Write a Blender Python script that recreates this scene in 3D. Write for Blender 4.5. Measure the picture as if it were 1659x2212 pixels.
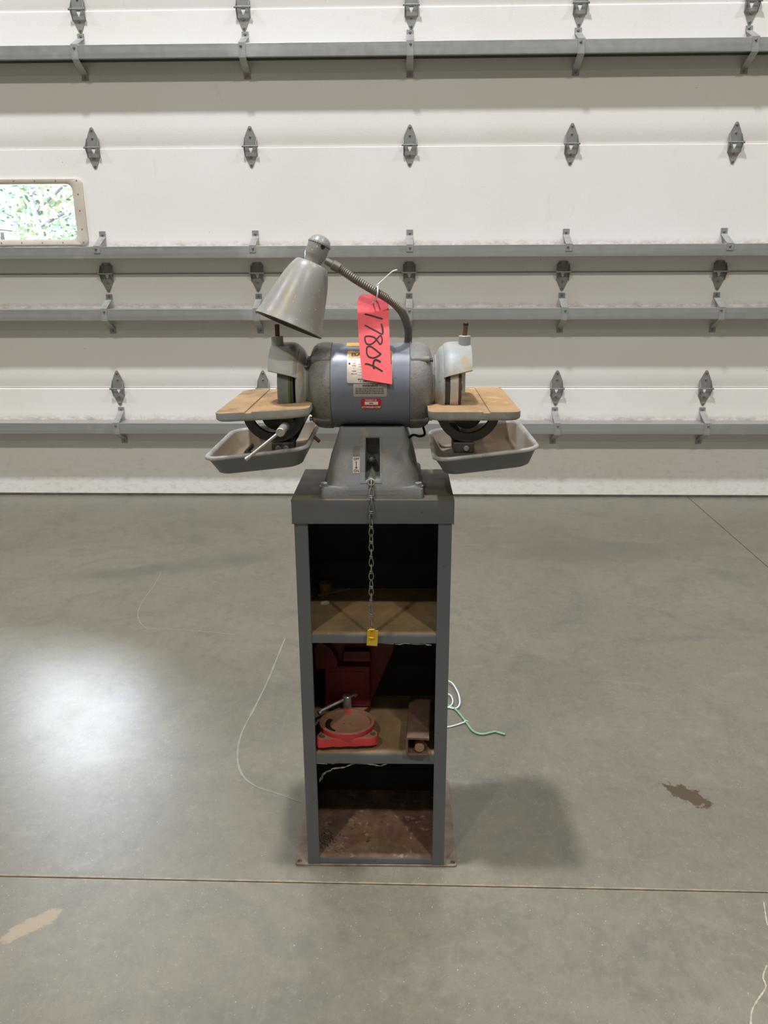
import bpy, bmesh, math, random
from mathutils import Vector, Matrix
random.seed(7)
S = bpy.context.scene
for o in list(bpy.data.objects):
    bpy.data.objects.remove(o)
COL = S.collection

# ------------------------------------------------------------------ camera
FPX, PITCH, ROLL, YAW, CAMH = 1654.1, .3048, -.0041, -.0271, 1.2428
fw = Vector((math.sin(YAW)*math.cos(PITCH), math.cos(YAW)*math.cos(PITCH), -math.sin(PITCH)))
rt = Vector((math.cos(YAW), -math.sin(YAW), 0)); up = rt.cross(fw)
rr = math.cos(ROLL)*rt + math.sin(ROLL)*up; uu = -math.sin(ROLL)*rt + math.cos(ROLL)*up
cam = bpy.data.cameras.new('camera'); camo = bpy.data.objects.new('camera', cam); COL.objects.link(camo)
cam.sensor_fit = 'VERTICAL'; cam.sensor_height = 36; cam.sensor_width = 27; cam.lens = FPX/2212*36
cam.clip_start = .05; cam.clip_end = 200
camo.matrix_world = Matrix(((rr.x, uu.x, -fw.x, 0), (rr.y, uu.y, -fw.y, 0), (rr.z, uu.z, -fw.z, CAMH), (0, 0, 0, 1)))
S.camera = camo
# ------------------------------------------------------------------ world (overcast daylight outside the door window)
w = bpy.data.worlds.new('sky'); S.world = w; w.use_nodes = True
bg = w.node_tree.nodes['Background']; bg.inputs[0].default_value = (.80, .88, 1, 1); bg.inputs[1].default_value = 92
# ------------------------------------------------------------------ high bay lamps of the hall
def lamp(x, y, z, watts, colour, size=.42):
    l = bpy.data.lights.new('high_bay_lamp', 'AREA'); l.shape = 'DISK'; l.size = size; l.energy = watts
    l.color = colour; l.spread = math.radians(165)
    o = bpy.data.objects.new('high_bay_lamp', l); COL.objects.link(o); o.location = (x, y, z)
for x, e in ((-7.2, 245), (-1.1, 580), (5.0, 245)): lamp(x, 1.1, 9, e, (.9, .935, 1))
for x in (-3.0, 3.4): lamp(x, -4.2, 9, 315, (1, .955, .885))
for x in (-5.5, 0, 5.5): lamp(x, -9.8, 9, 70, (1, .955, .885))
# ------------------------------------------------------------------ exposure
S.view_settings.view_transform = 'Standard'; S.view_settings.look = 'None'
S.view_settings.gamma = 1; S.view_settings.use_curve_mapping = False
S.view_settings.exposure = 0.0

# ================================================================== materials
def lin(c):
    return tuple((v/255/12.92 if v/255 <= .04045 else ((v/255+.055)/1.055)**2.4) for v in c) + (1,)
class NT:
    def __init__(s, name):
        s.m = bpy.data.materials.new(name); s.m.use_nodes = True; s.t = s.m.node_tree
        s.b = s.t.nodes['Principled BSDF']; tc = s.t.nodes.new('ShaderNodeTexCoord'); s.co = tc.outputs['Object']
    def n(s, typ, **kw):
        x = s.t.nodes.new(typ)
        for k, v in kw.items(): setattr(x, k, v)
        return x
    def link(s, a, b): s.t.links.new(a, b)
    def mapped(s, scale=(1, 1, 1), loc=(0, 0, 0), rot=(0, 0, 0)):
        m = s.n('ShaderNodeMapping'); s.link(s.co, m.inputs[0]); m.inputs['Scale'].default_value = scale
        m.inputs['Location'].default_value = loc; m.inputs['Rotation'].default_value = rot; return m.outputs[0]
    def noise(s, scale, detail=5, rough=.6, vec=None, dist=0):
        x = s.n('ShaderNodeTexNoise'); s.link(vec or s.co, x.inputs['Vector']); x.inputs['Scale'].default_value = scale
        x.inputs['Detail'].default_value = detail; x.inputs['Roughness'].default_value = rough; x.inputs['Distortion'].default_value = dist
        return x.outputs['Fac']
    def rng(s, v, a, b, c=0., d=1.):
        x = s.n('ShaderNodeMapRange'); s.link(v, x.inputs['Value'])
        for i, q in zip(('From Min', 'From Max', 'To Min', 'To Max'), (a, b, c, d)): x.inputs[i].default_value = q
        return x.outputs[0]
    def math(s, op, a, b):
        x = s.n('ShaderNodeMath', operation=op)
        for i, q in enumerate((a, b)):
            if isinstance(q, (int, float)): x.inputs[i].default_value = q
            else: s.link(q, x.inputs[i])
        return x.outputs[0]
    def mix(s, f, a, b):
        x = s.n('ShaderNodeMix', data_type='RGBA')
        if isinstance(f, (int, float)): x.inputs['Factor'].default_value = f
        else: s.link(f, x.inputs['Factor'])
        for k, q in ((6, a), (7, b)):
            if isinstance(q, tuple): x.inputs[k].default_value = q
            else: s.link(q, x.inputs[k])
        return x.outputs[2]
    def bump(s, h, strength, dist=.002):
        x = s.n('ShaderNodeBump'); s.link(h, x.inputs['Height']); x.inputs['Strength'].default_value = strength
        x.inputs['Distance'].default_value = dist; s.link(x.outputs[0], s.b.inputs['Normal'])
    def blob(s, c, sx, sy, rot=0, nscale=20, namt=.5, soft=.2):
        mp = s.n('ShaderNodeMapping', vector_type='TEXTURE'); s.link(s.co, mp.inputs[0])
        mp.inputs['Location'].default_value = (c[0], c[1], 0); mp.inputs['Rotation'].default_value = (0, 0, rot); mp.inputs['Scale'].default_value = (sx, sy, 1)
        l = s.n('ShaderNodeVectorMath', operation='LENGTH'); s.link(mp.outputs[0], l.inputs[0])
        nz = s.noise(nscale, 6, .65)
        d = s.math('ADD', l.outputs['Value'], s.math('MULTIPLY', s.math('SUBTRACT', nz, .5), namt*4))
        return s.rng(d, 1, 1-soft)
def pm(name, c1, c2=None, scale=9, rough=.55, metal=0., bump=0, bscale=90, specks=(), stretch=(1, 1, 1), lo=.35, hi=.65, spec=.5):
    t = NT(name); v = t.mapped(stretch)
    col = lin(c1)
    if c2:
        col = t.mix(t.rng(t.noise(scale, 6, .62, v), lo, hi), lin(c1), lin(c2))
    for i, (c, sc, thr, wd) in enumerate(specks):
        vv = t.mapped((1, 1, 1), (3.1*i+1.7, 5.3*i, 2.2*i))
        col = t.mix(t.rng(t.noise(sc, 4, .65, vv), thr, thr+wd), col, lin(c))
    if isinstance(col, tuple): t.b.inputs['Base Color'].default_value = col
    else: t.link(col, t.b.inputs['Base Color'])
    t.link(t.rng(t.noise(scale*2.3, 4), .3, .7, max(.03, rough-.09), min(1, rough+.09)), t.b.inputs['Roughness'])
    t.b.inputs['Metallic'].default_value = metal; t.b.inputs['Specular IOR Level'].default_value = spec
    if bump: t.bump(t.noise(bscale, 4, .6, v), bump)
    return t.m
M = {}
RUST = (96, 58, 36)
M['machine'] = pm('machine_grey_paint', (128, 134, 142), (146, 150, 152), 14, .42, bump=.12, bscale=160, specks=[((150, 136, 112), 16, .60, .12), ((84, 66, 50), 95, .69, .04), ((196, 196, 190), 210, .74, .03)])
M['motor'] = pm('motor_blue_grey_paint', (104, 109, 122), (116, 120, 130), 9, .36, bump=.04, bscale=60, specks=[((84, 84, 92), 60, .70, .03), ((170, 170, 170), 150, .76, .02)])
M['bell'] = pm('speckled_cast_grey', (110, 111, 109), (126, 124, 118), 18, .55, bump=.3, bscale=190, specks=[((112, 90, 62), 330, .57, .05), ((150, 132, 104), 14, .60, .12), ((172, 168, 156), 200, .71, .03)])
M['hood'] = pm('worn_hood_paint', (148, 152, 153), (164, 163, 154), 12, .45, bump=.15, bscale=120, specks=[((160, 142, 110), 20, .50, .16), ((70, 66, 60), 70, .70, .03)])
M['cast'] = pm('dusty_pedestal_paint', (106, 109, 110), (118, 114, 106), 11, .7, bump=.22, bscale=260, specks=[((126, 120, 108), 40, .58, .12), ((180, 176, 168), 230, .75, .02)])
M['dark'] = pm('dark_cast_iron', (62, 62, 60), (76, 72, 64), 18, .6, .2, .15, 120)
M['rust_top'] = pm('rusty_table_top', (166, 132, 90), (140, 112, 76), 10, .7, .0, .12, 140, [((186, 152, 104), 22, .60, .12), ((122, 94, 62), 15, .54, .14), ((74, 56, 40), 34, .70, .05)])
M['rust_steel'] = pm('rusted_steel', (104, 78, 62), (78, 56, 44), 22, .8, .1, .3, 120, [((140, 112, 90), 40, .60, .1), ((186, 172, 156), 80, .72, .05)])
M['pan_in'] = pm('worn_pan_interior', (152, 138, 116), (122, 102, 78), 9, .65, .0, .1, 90, [((138, 128, 112), 30, .60, .12)], stretch=(1, .35, 1))
M['pan_out'] = pm('pan_grey_paint', (104, 107, 106), (112, 114, 112), 10, .5, bump=.06)
M['pan_rim'] = pm('worn_pan_rim', (160, 158, 152), (132, 128, 120), 30, .45, .1, .1, 90, [((88, 66, 50), 60, .64, .05)])
M['chrome'] = pm('dull_chrome', (196, 192, 184), (160, 156, 148), 40, .32, .6, .05)
M['steel'] = pm('ground_steel', (204, 200, 192), (180, 174, 164), 30, .4, .25, .05)
M['bolt'] = pm('steel_bolt', (160, 159, 155), (122, 120, 116), 60, .4, .5)
M['stone'] = pm('grey_grinding_stone', (104, 110, 104), (120, 124, 118), 40, .9, 0, .3, 400)
M['green'] = pm('green_wheel_backing', (62, 92, 40), (74, 100, 48), 30, .8)
M['brass'] = pm('rusty_rod', (120, 82, 44), (92, 60, 36), 50, .7, .2, .1)
M['lamp'] = pm('lamp_grey_enamel', (138, 136, 133), (146, 142, 135), 9, .33, bump=.03, specks=[((150, 138, 112), 14, .54, .16), ((222, 210, 180), 170, .66, .03), ((60, 60, 60), 75, .72, .02)])
M['lamp_in'] = pm('lamp_inside', (120, 108, 92), (84, 74, 62), 20, .6)
M['goose'] = pm('gooseneck_metal', (128, 120, 110), (110, 104, 96), 20, .45, .35)
M['cab'] = pm('cabinet_grey_paint', (86, 89, 93), (93, 95, 97), 6, .5, bump=.05, specks=[((70, 60, 54), 60, .69, .04), ((150, 146, 140), 190, .74, .02), ((112, 80, 56), 24, .69, .05)])
M['cab_in'] = pm('cabinet_inside_shade', (26, 25, 26), (32, 30, 29), 8, .8)  # near-black colour stands in for the deep shade inside the open cabinet
M['cab_top'] = pm('dusty_cover_top', (98, 88, 68), (74, 68, 58), 10, .65, bump=.06, specks=[((150, 104, 62), 16, .64, .1), ((60, 58, 56), 7, .58, .1)])
M['shelf_top'] = pm('rusty_dusty_shelf', (134, 110, 72), (108, 89, 60), 12, .75, bump=.1, specks=[((150, 128, 102), 50, .64, .08)])
M['floor_rust'] = pm('rusted_bottom_plate', (124, 98, 78), (94, 68, 52), 26, .8, bump=.15, specks=[((150, 128, 108), 55, .58, .1), ((74, 52, 42), 38, .66, .06)])
M['base_plate'] = pm('rusted_base_plate', (138, 124, 110), (112, 92, 76), 30, .75, bump=.15, specks=[((88, 60, 44), 50, .66, .05)])
M['red'] = pm('red_vise_paint', (182, 50, 48), (156, 40, 38), 12, .55, bump=.1, specks=[((150, 110, 90), 26, .66, .08)])
M['shaded_red'] = pm('shaded_red_vise_paint', (104, 22, 20), (88, 20, 18), 12, .6, bump=.1)  # red vise paint with the shade at the back of the shelf mixed in
M['red_dust'] = pm('dusty_red_paint', (150, 96, 74), (136, 112, 84), 22, .8, bump=.15, specks=[((176, 66, 60), 18, .62, .08)])
M['yellow'] = pm('yellow_paint', (214, 176, 36), (196, 158, 30), 30, .6, bump=.1)
M['tag'] = pm('pink_red_card', (246, 108, 110), (243, 104, 107), 12, .85)
M['ink'] = pm('black_ink', (24, 22, 24), None, rough=.6)
M['plate'] = pm('nameplate_metal', (206, 198, 186), (182, 168, 152), 30, .35, .35)
M['plate_yellow'] = pm('nameplate_yellow', (208, 166, 70), (190, 148, 60), 30, .5)
M['sticker'] = pm('grey_warning_label', (158, 152, 142), (146, 140, 130), 20, .6)
M['red_label'] = pm('red_property_label', (178, 30, 36), None, rough=.5)
M['white_print'] = pm('white_print', (226, 220, 214), None, rough=.6)
M['zip'] = pm('white_nylon', (236, 236, 232), None, rough=.4)
M['chain'] = pm('chain_wire', (142, 138, 130), (112, 108, 100), 60, .45, .5)
M['black'] = pm('black_rubber', (28, 27, 26), None, rough=.6)
M['web'] = pm('cobweb', (150, 140, 124), None, rough=.9)
M['paper'] = pm('torn_paper', (190, 176, 150), (160, 146, 120), 30, .9)
M['wire_white'] = pm('white_wire', (206, 216, 216), None, rough=.5)
M['wire_green'] = pm('green_wire', (112, 160, 122), (132, 168, 128), 12, .5)
M['galv'] = pm('galvanised_rail', (166, 165, 161), (146, 145, 141), 9, .42, .35, .02, 60, [((190, 189, 186), 1.6, .60, .2)], stretch=(.06, 1, 3))
M['galv_foot'] = pm('galvanised_bracket', (170, 170, 166), (146, 146, 142), 30, .45, .35)
M['hinge'] = pm('zinc_hinge', (150, 149, 142), (132, 130, 124), 30, .5, .3)
M['vinyl'] = pm('beige_window_frame', (206, 198, 182), (196, 186, 168), 12, .6)
M['seal'] = pm('grey_bottom_seal', (92, 88, 80), (70, 66, 60), 12, .8)
M['hall'] = pm('hall_wall_paint', (150, 146, 138), (140, 137, 130), 2, .8)
M['ceil'] = pm('hall_ceiling', (170, 168, 162), None, rough=.8)
M['joint'] = pm('dark_joint_filler', (88, 78, 64), (112, 100, 82), 30, .9)
M['chalk'] = pm('chalky_residue', (128, 124, 112), (140, 136, 124), 40, .6)
M['chalk2'] = pm('crack_filler', (178, 168, 146), (150, 140, 120), 60, .8)
M['rail_shade'] = pm('rail_shade_colour', (42, 46, 40), (34, 36, 32), 12, .8)  # colour of the shade painted under the top rail
M['residue'] = pm('brown_label_residue', (104, 96, 84), (90, 80, 66), 60, .8)
M['shaded_yellow'] = pm('shaded_yellow', (110, 96, 34), (90, 80, 34), 40, .8)  # yellow darkened to carry the shadow at the back of the upper shelf
M['bark'] = pm('tree_bark', (30, 30, 31), (24, 24, 25), 12, .9)
M['leaf'] = pm('green_leaves', (56, 76, 67), (86, 89, 56), .9, .8, lo=.42, hi=.58)
M['grass'] = pm('roadside_grass', (46, 56, 36), (54, 59, 42), 2, .9)
M['van'] = pm('pale_blue_van_paint', (30, 37, 40), None, rough=.8)
M['van_trim'] = pm('yellow_van_trim', (48, 40, 24), None, rough=.5)
# door panels: pebbled cream steel, streaky grime
t = NT('door_panel_paint')
c = t.mix(t.rng(t.noise(1.2, 5), .35, .65), lin((237, 234, 230)), lin((232, 227, 219)))
g = t.rng(t.noise(7, 6, .7, t.mapped((1.6, 1, .5))), .62, .80, 0, .35)
c = t.mix(g, c, lin((176, 164, 140)))
c = t.mix(t.rng(t.noise(48, 3, .6), .735, .765, 0, .8), c, lin((120, 108, 90)))
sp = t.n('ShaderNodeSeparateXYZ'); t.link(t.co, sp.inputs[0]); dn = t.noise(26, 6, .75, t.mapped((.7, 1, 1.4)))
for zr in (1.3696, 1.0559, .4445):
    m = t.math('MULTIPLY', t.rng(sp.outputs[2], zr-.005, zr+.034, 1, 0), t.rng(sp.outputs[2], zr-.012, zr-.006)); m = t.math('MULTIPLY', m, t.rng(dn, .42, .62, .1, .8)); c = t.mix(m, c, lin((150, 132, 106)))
m = t.math('MULTIPLY', t.rng(sp.outputs[2], .0, .34, .5, 0), t.rng(dn, .5, .75)); c = t.mix(m, c, lin((140, 128, 106)))
t.link(c, t.b.inputs['Base Color']); t.b.inputs['Roughness'].default_value = .55; t.b.inputs['Specular IOR Level'].default_value = .3
t.bump(t.noise(170, 3, .6, t.mapped((.5, 1, 1.3))), .26, .0014); M['door'] = t.m
# glass pane
t = NT('window_glass'); tr = t.n('ShaderNodeBsdfTransparent'); gl = t.n('ShaderNodeBsdfGlossy'); gl.inputs['Roughness'].default_value = .02
tr.inputs[0].default_value = (.95, .955, .955, 1); fr = t.n('ShaderNodeFresnel'); fr.inputs[0].default_value = 1.45; mx = t.n('ShaderNodeMixShader')
t.link(fr.outputs[0], mx.inputs[0]); t.link(tr.outputs[0], mx.inputs[1]); t.link(gl.outputs[0], mx.inputs[2])
t.link(mx.outputs[0], t.t.nodes['Material Output'].inputs[0]); M['glass'] = t.m
# polished concrete
t = NT('polished_concrete')
c = t.mix(t.rng(t.noise(1.1, 7, .62), .3, .7), lin((104, 99, 84)), lin((120, 113, 96)))
c = t.mix(t.rng(t.noise(3.5, 7, .7, t.mapped((1, 1, 1), (4, 2, 0)), 1.2), .50, .72, 0, .55), c, lin((84, 82, 76)))
c = t.mix(t.rng(t.noise(6, 6, .7, t.mapped((.6, 1.6, 1), (9, 1, 0), (0, 0, .5)), .6), .58, .75, 0, .5), c, lin((130, 125, 112)))
c = t.mix(t.rng(t.noise(20, 9, .8, t.mapped((1, 1, 1), (3, 8, 0))), .46, .72, 0, .5), c, lin((80, 77, 68)))
c = t.mix(t.rng(t.noise(48, 7, .8, t.mapped((1, 1, 1), (6, 2, 0))), .52, .74, 0, .4), c, lin((146, 140, 124)))
c = t.mix(t.rng(t.noise(10, 8, .75, t.mapped((5, .5, 1), (2, 2, 0), (0, 0, -.6))), .60, .74, 0, .35), c, lin((150, 145, 130)))
c = t.mix(t.rng(t.noise(190, 3, .6), .675, .715, 0, .75), c, lin((190, 184, 170)))
c = t.mix(t.rng(t.noise(90, 3, .6, t.mapped((1, 1, 1), (7, 7, 0))), .74, .77, 0, .6), c, lin((66, 62, 56)))
def addblob(c, col, amt, *a, **k): return t.mix(t.math('MULTIPLY', t.blob(*a, **k), amt), c, lin(col))
c = addblob(c, (142, 126, 100), .85, (-.742, 1.19), .062, .02, .72, 45, .45, .15)         # spalled patch by the joint
c = addblob(c, (66, 48, 24), .95, (.708, 1.62), .060, .030, -.75, 46, .6, .12)            # brown stain on the right
c = addblob(c, (176, 170, 158), .35, (-.30, 2.30), .025, .012, .1, 60, .4, .4)
c = addblob(c, (80, 78, 72), .45, (-1.05, 3.1), .55, .10, .35, 5, .5, .6)
c = addblob(c, (86, 82, 74), .30, (.9, 3.35), .65, .16, .05, 6, .5, .6)
sp = t.n('ShaderNodeSeparateXYZ'); t.link(t.co, sp.inputs[0])
jd = t.math('ABSOLUTE', t.math('ADD', t.math('SUBTRACT', sp.outputs[1], 1.3145), t.math('MULTIPLY', sp.outputs[0], .0059)), 0)
jm = t.math('MULTIPLY', t.rng(t.math('ADD', jd, t.math('MULTIPLY', t.math('SUBTRACT', t.noise(40, 5, .7), .5), .014)), .001, .0055, 1, 0), .7)
c = t.mix(jm, c, lin((158, 142, 116)))
t.link(c, t.b.inputs['Base Color'])
t.link(t.rng(t.noise(2.2, 6, .6), .3, .7, .29, .40), t.b.inputs['Roughness']); t.b.inputs['IOR'].default_value = 1.75
t.bump(t.math('ADD', t.noise(9, 5, .6), t.math('ADD', t.math('MULTIPLY', t.noise(55, 7, .75), .30), t.math('MULTIPLY', t.noise(160, 3), .12))), .12, .004); M['floor'] = t.m

# ================================================================== mesh building helpers
class MB:
    """collects vertices and faces; build() links ONE mesh object"""
    def __init__(s): s.v = []; s.f = []; s.m = []
    def add(s, vs, fs, mat=0, M4=None):
        k = len(s.v)
        s.v += [tuple(M4 @ Vector(p)) if M4 is not None else tuple(p) for p in vs]
        s.f += [tuple(i+k for i in f) for f in fs]; s.m += [mat]*len(fs); return s
    def box(s, x0, x1, y0, y1, z0, z1, mat=0, M4=None):
        vs = [(x, y, z) for z in (z0, z1) for y in (y0, y1) for x in (x0, x1)]
        return s.add(vs, [(0, 2, 3, 1), (4, 5, 7, 6), (0, 1, 5, 4), (2, 6, 7, 3), (0, 4, 6, 2), (1, 3, 7, 5)], mat, M4)
    def loft(s, loops, mat=0, cap0=True, cap1=True, M4=None):
        n = len(loops[0]); vs = [p for l in loops for p in l]; fs = []
        for a in range(len(loops)-1):
            for i in range(n):
                j = (i+1) % n; fs.append((a*n+i, a*n+j, (a+1)*n+j, (a+1)*n+i))
        if cap0: fs.append(tuple(range(n))[::-1])
        if cap1: fs.append(tuple((len(loops)-1)*n+i for i in range(n)))
        return s.add(vs, fs, mat, M4)
    def tube(s, pts, r, seg=10, mat=0, closed=False, M4=None, caps=True):
        pts = [Vector(p) for p in pts]; n = len(pts); loops = []; prev = None
        rs = r if isinstance(r, (list, tuple)) else [r]*n
        for i, p in enumerate(pts):
            if closed: d = pts[(i+1) % n]-pts[i-1]
            else: d = pts[min(i+1, n-1)]-pts[max(i-1, 0)]
            d.normalize()
            if prev is None:
                a = Vector((0, 0, 1)) if abs(d.z) < .9 else Vector((1, 0, 0)); prev = d.cross(a).normalized()
            x = (prev-d*prev.dot(d)).normalized(); y = d.cross(x); prev = x
            loops.append([tuple(p+rs[i]*(math.cos(q)*x+math.sin(q)*y)) for q in [2*math.pi*k/seg for k in range(seg)]])
        if closed: loops.append(loops[0]); return s.loft(loops, mat, False, False, M4)
        return s.loft(loops, mat, caps, caps, M4)
    def lathe(s, prof, o, d, seg=32, mat=0, a0=0, a1=2*math.pi, M4=None, mats=None):
        """prof: (t along d, radius); mats gives one slot per profile segment"""
        d = Vector(d).normalized(); o = Vector(o); a = Vector((0, 0, 1)) if abs(d.z) < .9 else Vector((1, 0, 0))
        x = d.cross(a).normalized(); y = d.cross(x); n = len(prof)
        vs = []
        for k in range(seg):
            q = 2*math.pi*k/seg
            vs += [tuple(o+d*tt+rd*(math.cos(q)*x+math.sin(q)*y)) for tt, rd in prof]
        for i in range(n-1):
            fs = [(k*n+i, k*n+i+1, ((k+1) % seg)*n+i+1, ((k+1) % seg)*n+i) for k in range(seg)]
            if i == 0: s.add(vs, fs, mats[i] if mats else mat, M4); base = len(s.v)-len(vs)
            else: s.f += [tuple(j+base for j in f) for f in fs]; s.m += [mats[i] if mats else mat]*len(fs)
        return s
    def cyl(s, a, b, r, seg=16, mat=0, r2=None, M4=None, bev=0):
        a = Vector(a); b = Vector(b); L = (b-a).length; r2 = r if r2 is None else r2
        pr = [(0, 0), (0, r-bev), (bev, r), (L-bev, r2), (L, r2-bev), (L, 0)] if bev else [(0, 0), (0, r), (L, r2), (L, 0)]
        return s.lathe(pr, a, b-a, seg, mat, M4=M4)
    def prism(s, poly, z0, z1, mat=0, f=None, M4=None):
        f = f or (lambda a, b, z: (a, b, z))
        return s.loft([[f(a, b, z0) for a, b in poly], [f(a, b, z1) for a, b in poly]], mat, M4=M4)
    def build(s, name, mats, parent=None, smooth=35, bevel=0, bseg=2, off=None, weld=1e-6):
        me = bpy.data.meshes.new(name)
        pp_ = parent
        while pp_ is not None and 'off' not in pp_: pp_ = pp_.parent
        off = Vector(off) if off is not None else (Vector(pp_['off']) if pp_ is not None else Vector((0, 0, 0)))
        me.from_pydata([tuple(Vector(p)-off) for p in s.v], [], s.f)
        for i, q in enumerate(s.m): me.polygons[i].material_index = q
        bm = bmesh.new(); bm.from_mesh(me)
        bmesh.ops.remove_doubles(bm, verts=bm.verts, dist=weld)
        bmesh.ops.dissolve_degenerate(bm, edges=bm.edges, dist=1e-7)
        bmesh.ops.recalc_face_normals(bm, faces=bm.faces)
        if bevel:
            es = [e for e in bm.edges if len(e.link_faces) == 2 and e.calc_face_angle(0) > math.radians(40)]
            bmesh.ops.bevel(bm, geom=es, offset=bevel, segments=bseg, profile=.5, affect='EDGES', clamp_overlap=True)
        bm.to_mesh(me); bm.free()
        for m in (mats if isinstance(mats, (list, tuple)) else [mats]): me.materials.append(M[m])
        if smooth:
            me.polygons.foreach_set('use_smooth', [True]*len(me.polygons)); me.set_sharp_from_angle(angle=math.radians(smooth))
        o = bpy.data.objects.new(name, me); COL.objects.link(o)
        if parent is not None: o.parent = parent
        return o
CAB = Matrix.Translation((-.0579, 1.3621, 0)) @ Matrix.Rotation(.0088, 4, 'Z')   # frame of the stand: u right, v away, z up
I4 = Matrix.Identity(4)
def tag(o, label=None, cat=None, group=None, kind=None):
    for k, q in (('label', label), ('category', cat), ('group', group), ('kind', kind)):
        if q: o[k] = q
    return o
def thing(name, label, cat, base=(0, 0, 0), group=None, frame=CAB, kind=None):
    o = bpy.data.objects.new(name, None); COL.objects.link(o); o.empty_display_size = .05
    o.matrix_world = frame @ Matrix.Translation(base); o['off'] = tuple(base)
    return tag(o, label, cat, group, kind)
def single(mb, name, mats, label, cat, base, frame=CAB, **k):
    o = mb.build(name, mats, None, off=base, **k); o.matrix_world = frame @ Matrix.Translation(base); return tag(o, label, cat)
def cut(o, mb):
    """boolean cut, applied"""
    c = mb.build('cutter', 'black', None, smooth=0); c.matrix_world = Matrix.Identity(4)
    old = o.parent; mw = o.matrix_world.copy(); o.parent = None; o.matrix_world = Matrix.Identity(4)
    md = o.modifiers.new('b', 'BOOLEAN'); md.operation = 'DIFFERENCE'; md.object = c; md.solver = 'EXACT'; md.use_self = True
    dg = bpy.context.evaluated_depsgraph_get(); dg.update()
    me = bpy.data.meshes.new_from_object(o.evaluated_get(dg)); o.modifiers.clear(); om = o.data; me.name = om.name
    o.data = me; bpy.data.meshes.remove(om); o.parent = old
    if old is None: o.matrix_world = mw
    me.set_sharp_from_angle(angle=math.radians(35))
    bpy.data.objects.remove(c); return o
def rrect(x0, x1, y0, y1, r, n=5):
    out = []
    for cx, cy, a in ((x1-r, y1-r, 0), (x0+r, y1-r, 90), (x0+r, y0+r, 180), (x1-r, y0+r, 270)):
        for i in range(n+1):
            q = math.radians(a+90*i/n); out.append((cx+r*math.cos(q), cy+r*math.sin(q)))
    return out
def circle(x, y, r, n=20): return [(x+r*math.cos(2*math.pi*i/n), y+r*math.sin(2*math.pi*i/n)) for i in range(n)]
def smoothpath(pts, n=8):
    P = [Vector(p) for p in pts]; out = []
    for i in range(len(P)-1):
        a, b, c, d = P[max(i-1, 0)], P[i], P[i+1], P[min(i+2, len(P)-1)]
        for k in range(n):
            q = k/n; out.append(.5*((2*b)+(-a+c)*q+(2*a-5*b+4*c-d)*q*q+(-a+3*b-3*c+d)*q**3))
    return out+[P[-1]]
def text2d(txt, size, bold=0, sx=1.):
    cu = bpy.data.curves.new('txt', 'FONT'); cu.body = txt; cu.size = size; cu.align_x = 'CENTER'; cu.align_y = 'CENTER'; cu.offset = bold; cu.resolution_u = 3
    o = bpy.data.objects.new('txt', cu); COL.objects.link(o); dg = bpy.context.evaluated_depsgraph_get(); dg.update()
    me = o.evaluated_get(dg).to_mesh(); vs = [(v.co.x*sx, v.co.y) for v in me.vertices]; fs = [tuple(p.vertices) for p in me.polygons]
    o.evaluated_get(dg).to_mesh_clear(); bpy.data.objects.remove(o); bpy.data.curves.remove(cu); return vs, fs
def stroke2d(pts, wd):
    P = [Vector((a, b, 0)) for a, b in pts]; P = smoothpath(P, 6); L = []; n = len(P)
    for i, p in enumerate(P):
        d = (P[min(i+1, n-1)]-P[max(i-1, 0)]).normalized(); nn = Vector((-d.y, d.x, 0)); h = wd/2*(1 if 0 < i < n-1 else .7)
        L += [(p.x+nn.x*h, p.y+nn.y*h), (p.x-nn.x*h, p.y-nn.y*h)]
    return L, [(2*i, 2*i+1, 2*i+3, 2*i+2) for i in range(n-1)]

# ================================================================== the hall
D = 4.2575
fl = MB(); fl.box(-11, 11, -14, D+.1, -.16, -.005)
floor = tag(fl.build('floor', 'joint', smooth=0), kind='structure')
def jy(x): return 1.3145-.0059*x
def jx(y): return 1.501+.0297*y
G = .0019
def slab(poly):
    mb = MB(); mb.prism(poly, -.1, 0); return mb.build('slab', 'floor', floor, smooth=0, bevel=.0012, bseg=1)
yj = 1.3055
slab([(-11, jy(-11)+G), (jx(yj)-G, jy(jx(yj))+G), (jx(D+.1)-G, D+.1), (-11, D+.1)])
slab([(jx(yj)+G, jy(jx(yj))+G), (11, jy(11)+G), (11, D+.1), (jx(D+.1)+G, D+.1)])
slab([(-11, -14), (jx(-14)-G, -14), (jx(yj)-G, jy(jx(yj))-G), (-11, jy(-11)-G)])
slab([(jx(-14)+G, -14), (11, -14), (11, jy(11)-G), (jx(yj)+G, jy(jx(yj))-G)])
def struct(mb, name, m, **k): return tag(mb.build(name, m, **k), kind='structure')
b = MB(); b.box(-11.2, -11, -14, D+.1, 0, 10); struct(b, 'wall_left', 'hall', smooth=0)
b = MB(); b.box(11, 11.2, -14, D+.1, 0, 10); struct(b, 'wall_right', 'hall', smooth=0)
b = MB(); b.box(-11, 11, -14.2, -14, 0, 10); struct(b, 'wall_back', 'hall', smooth=0)
b = MB(); b.box(-11.2, 11.2, -14.2, D+.3, 10, 10.2); struct(b, 'ceiling', 'ceil', smooth=0)
DX0, DX1 = -3.9, 3.9
b = MB(); b.box(-11, DX0, D+.06, D+.26, 0, 10).box(DX1, 11, D+.06, D+.26, 0, 10).box(DX0, DX1, D+.06, D+.26, 4.29, 10); struct(b, 'wall_front', 'hall', smooth=0)

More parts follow.
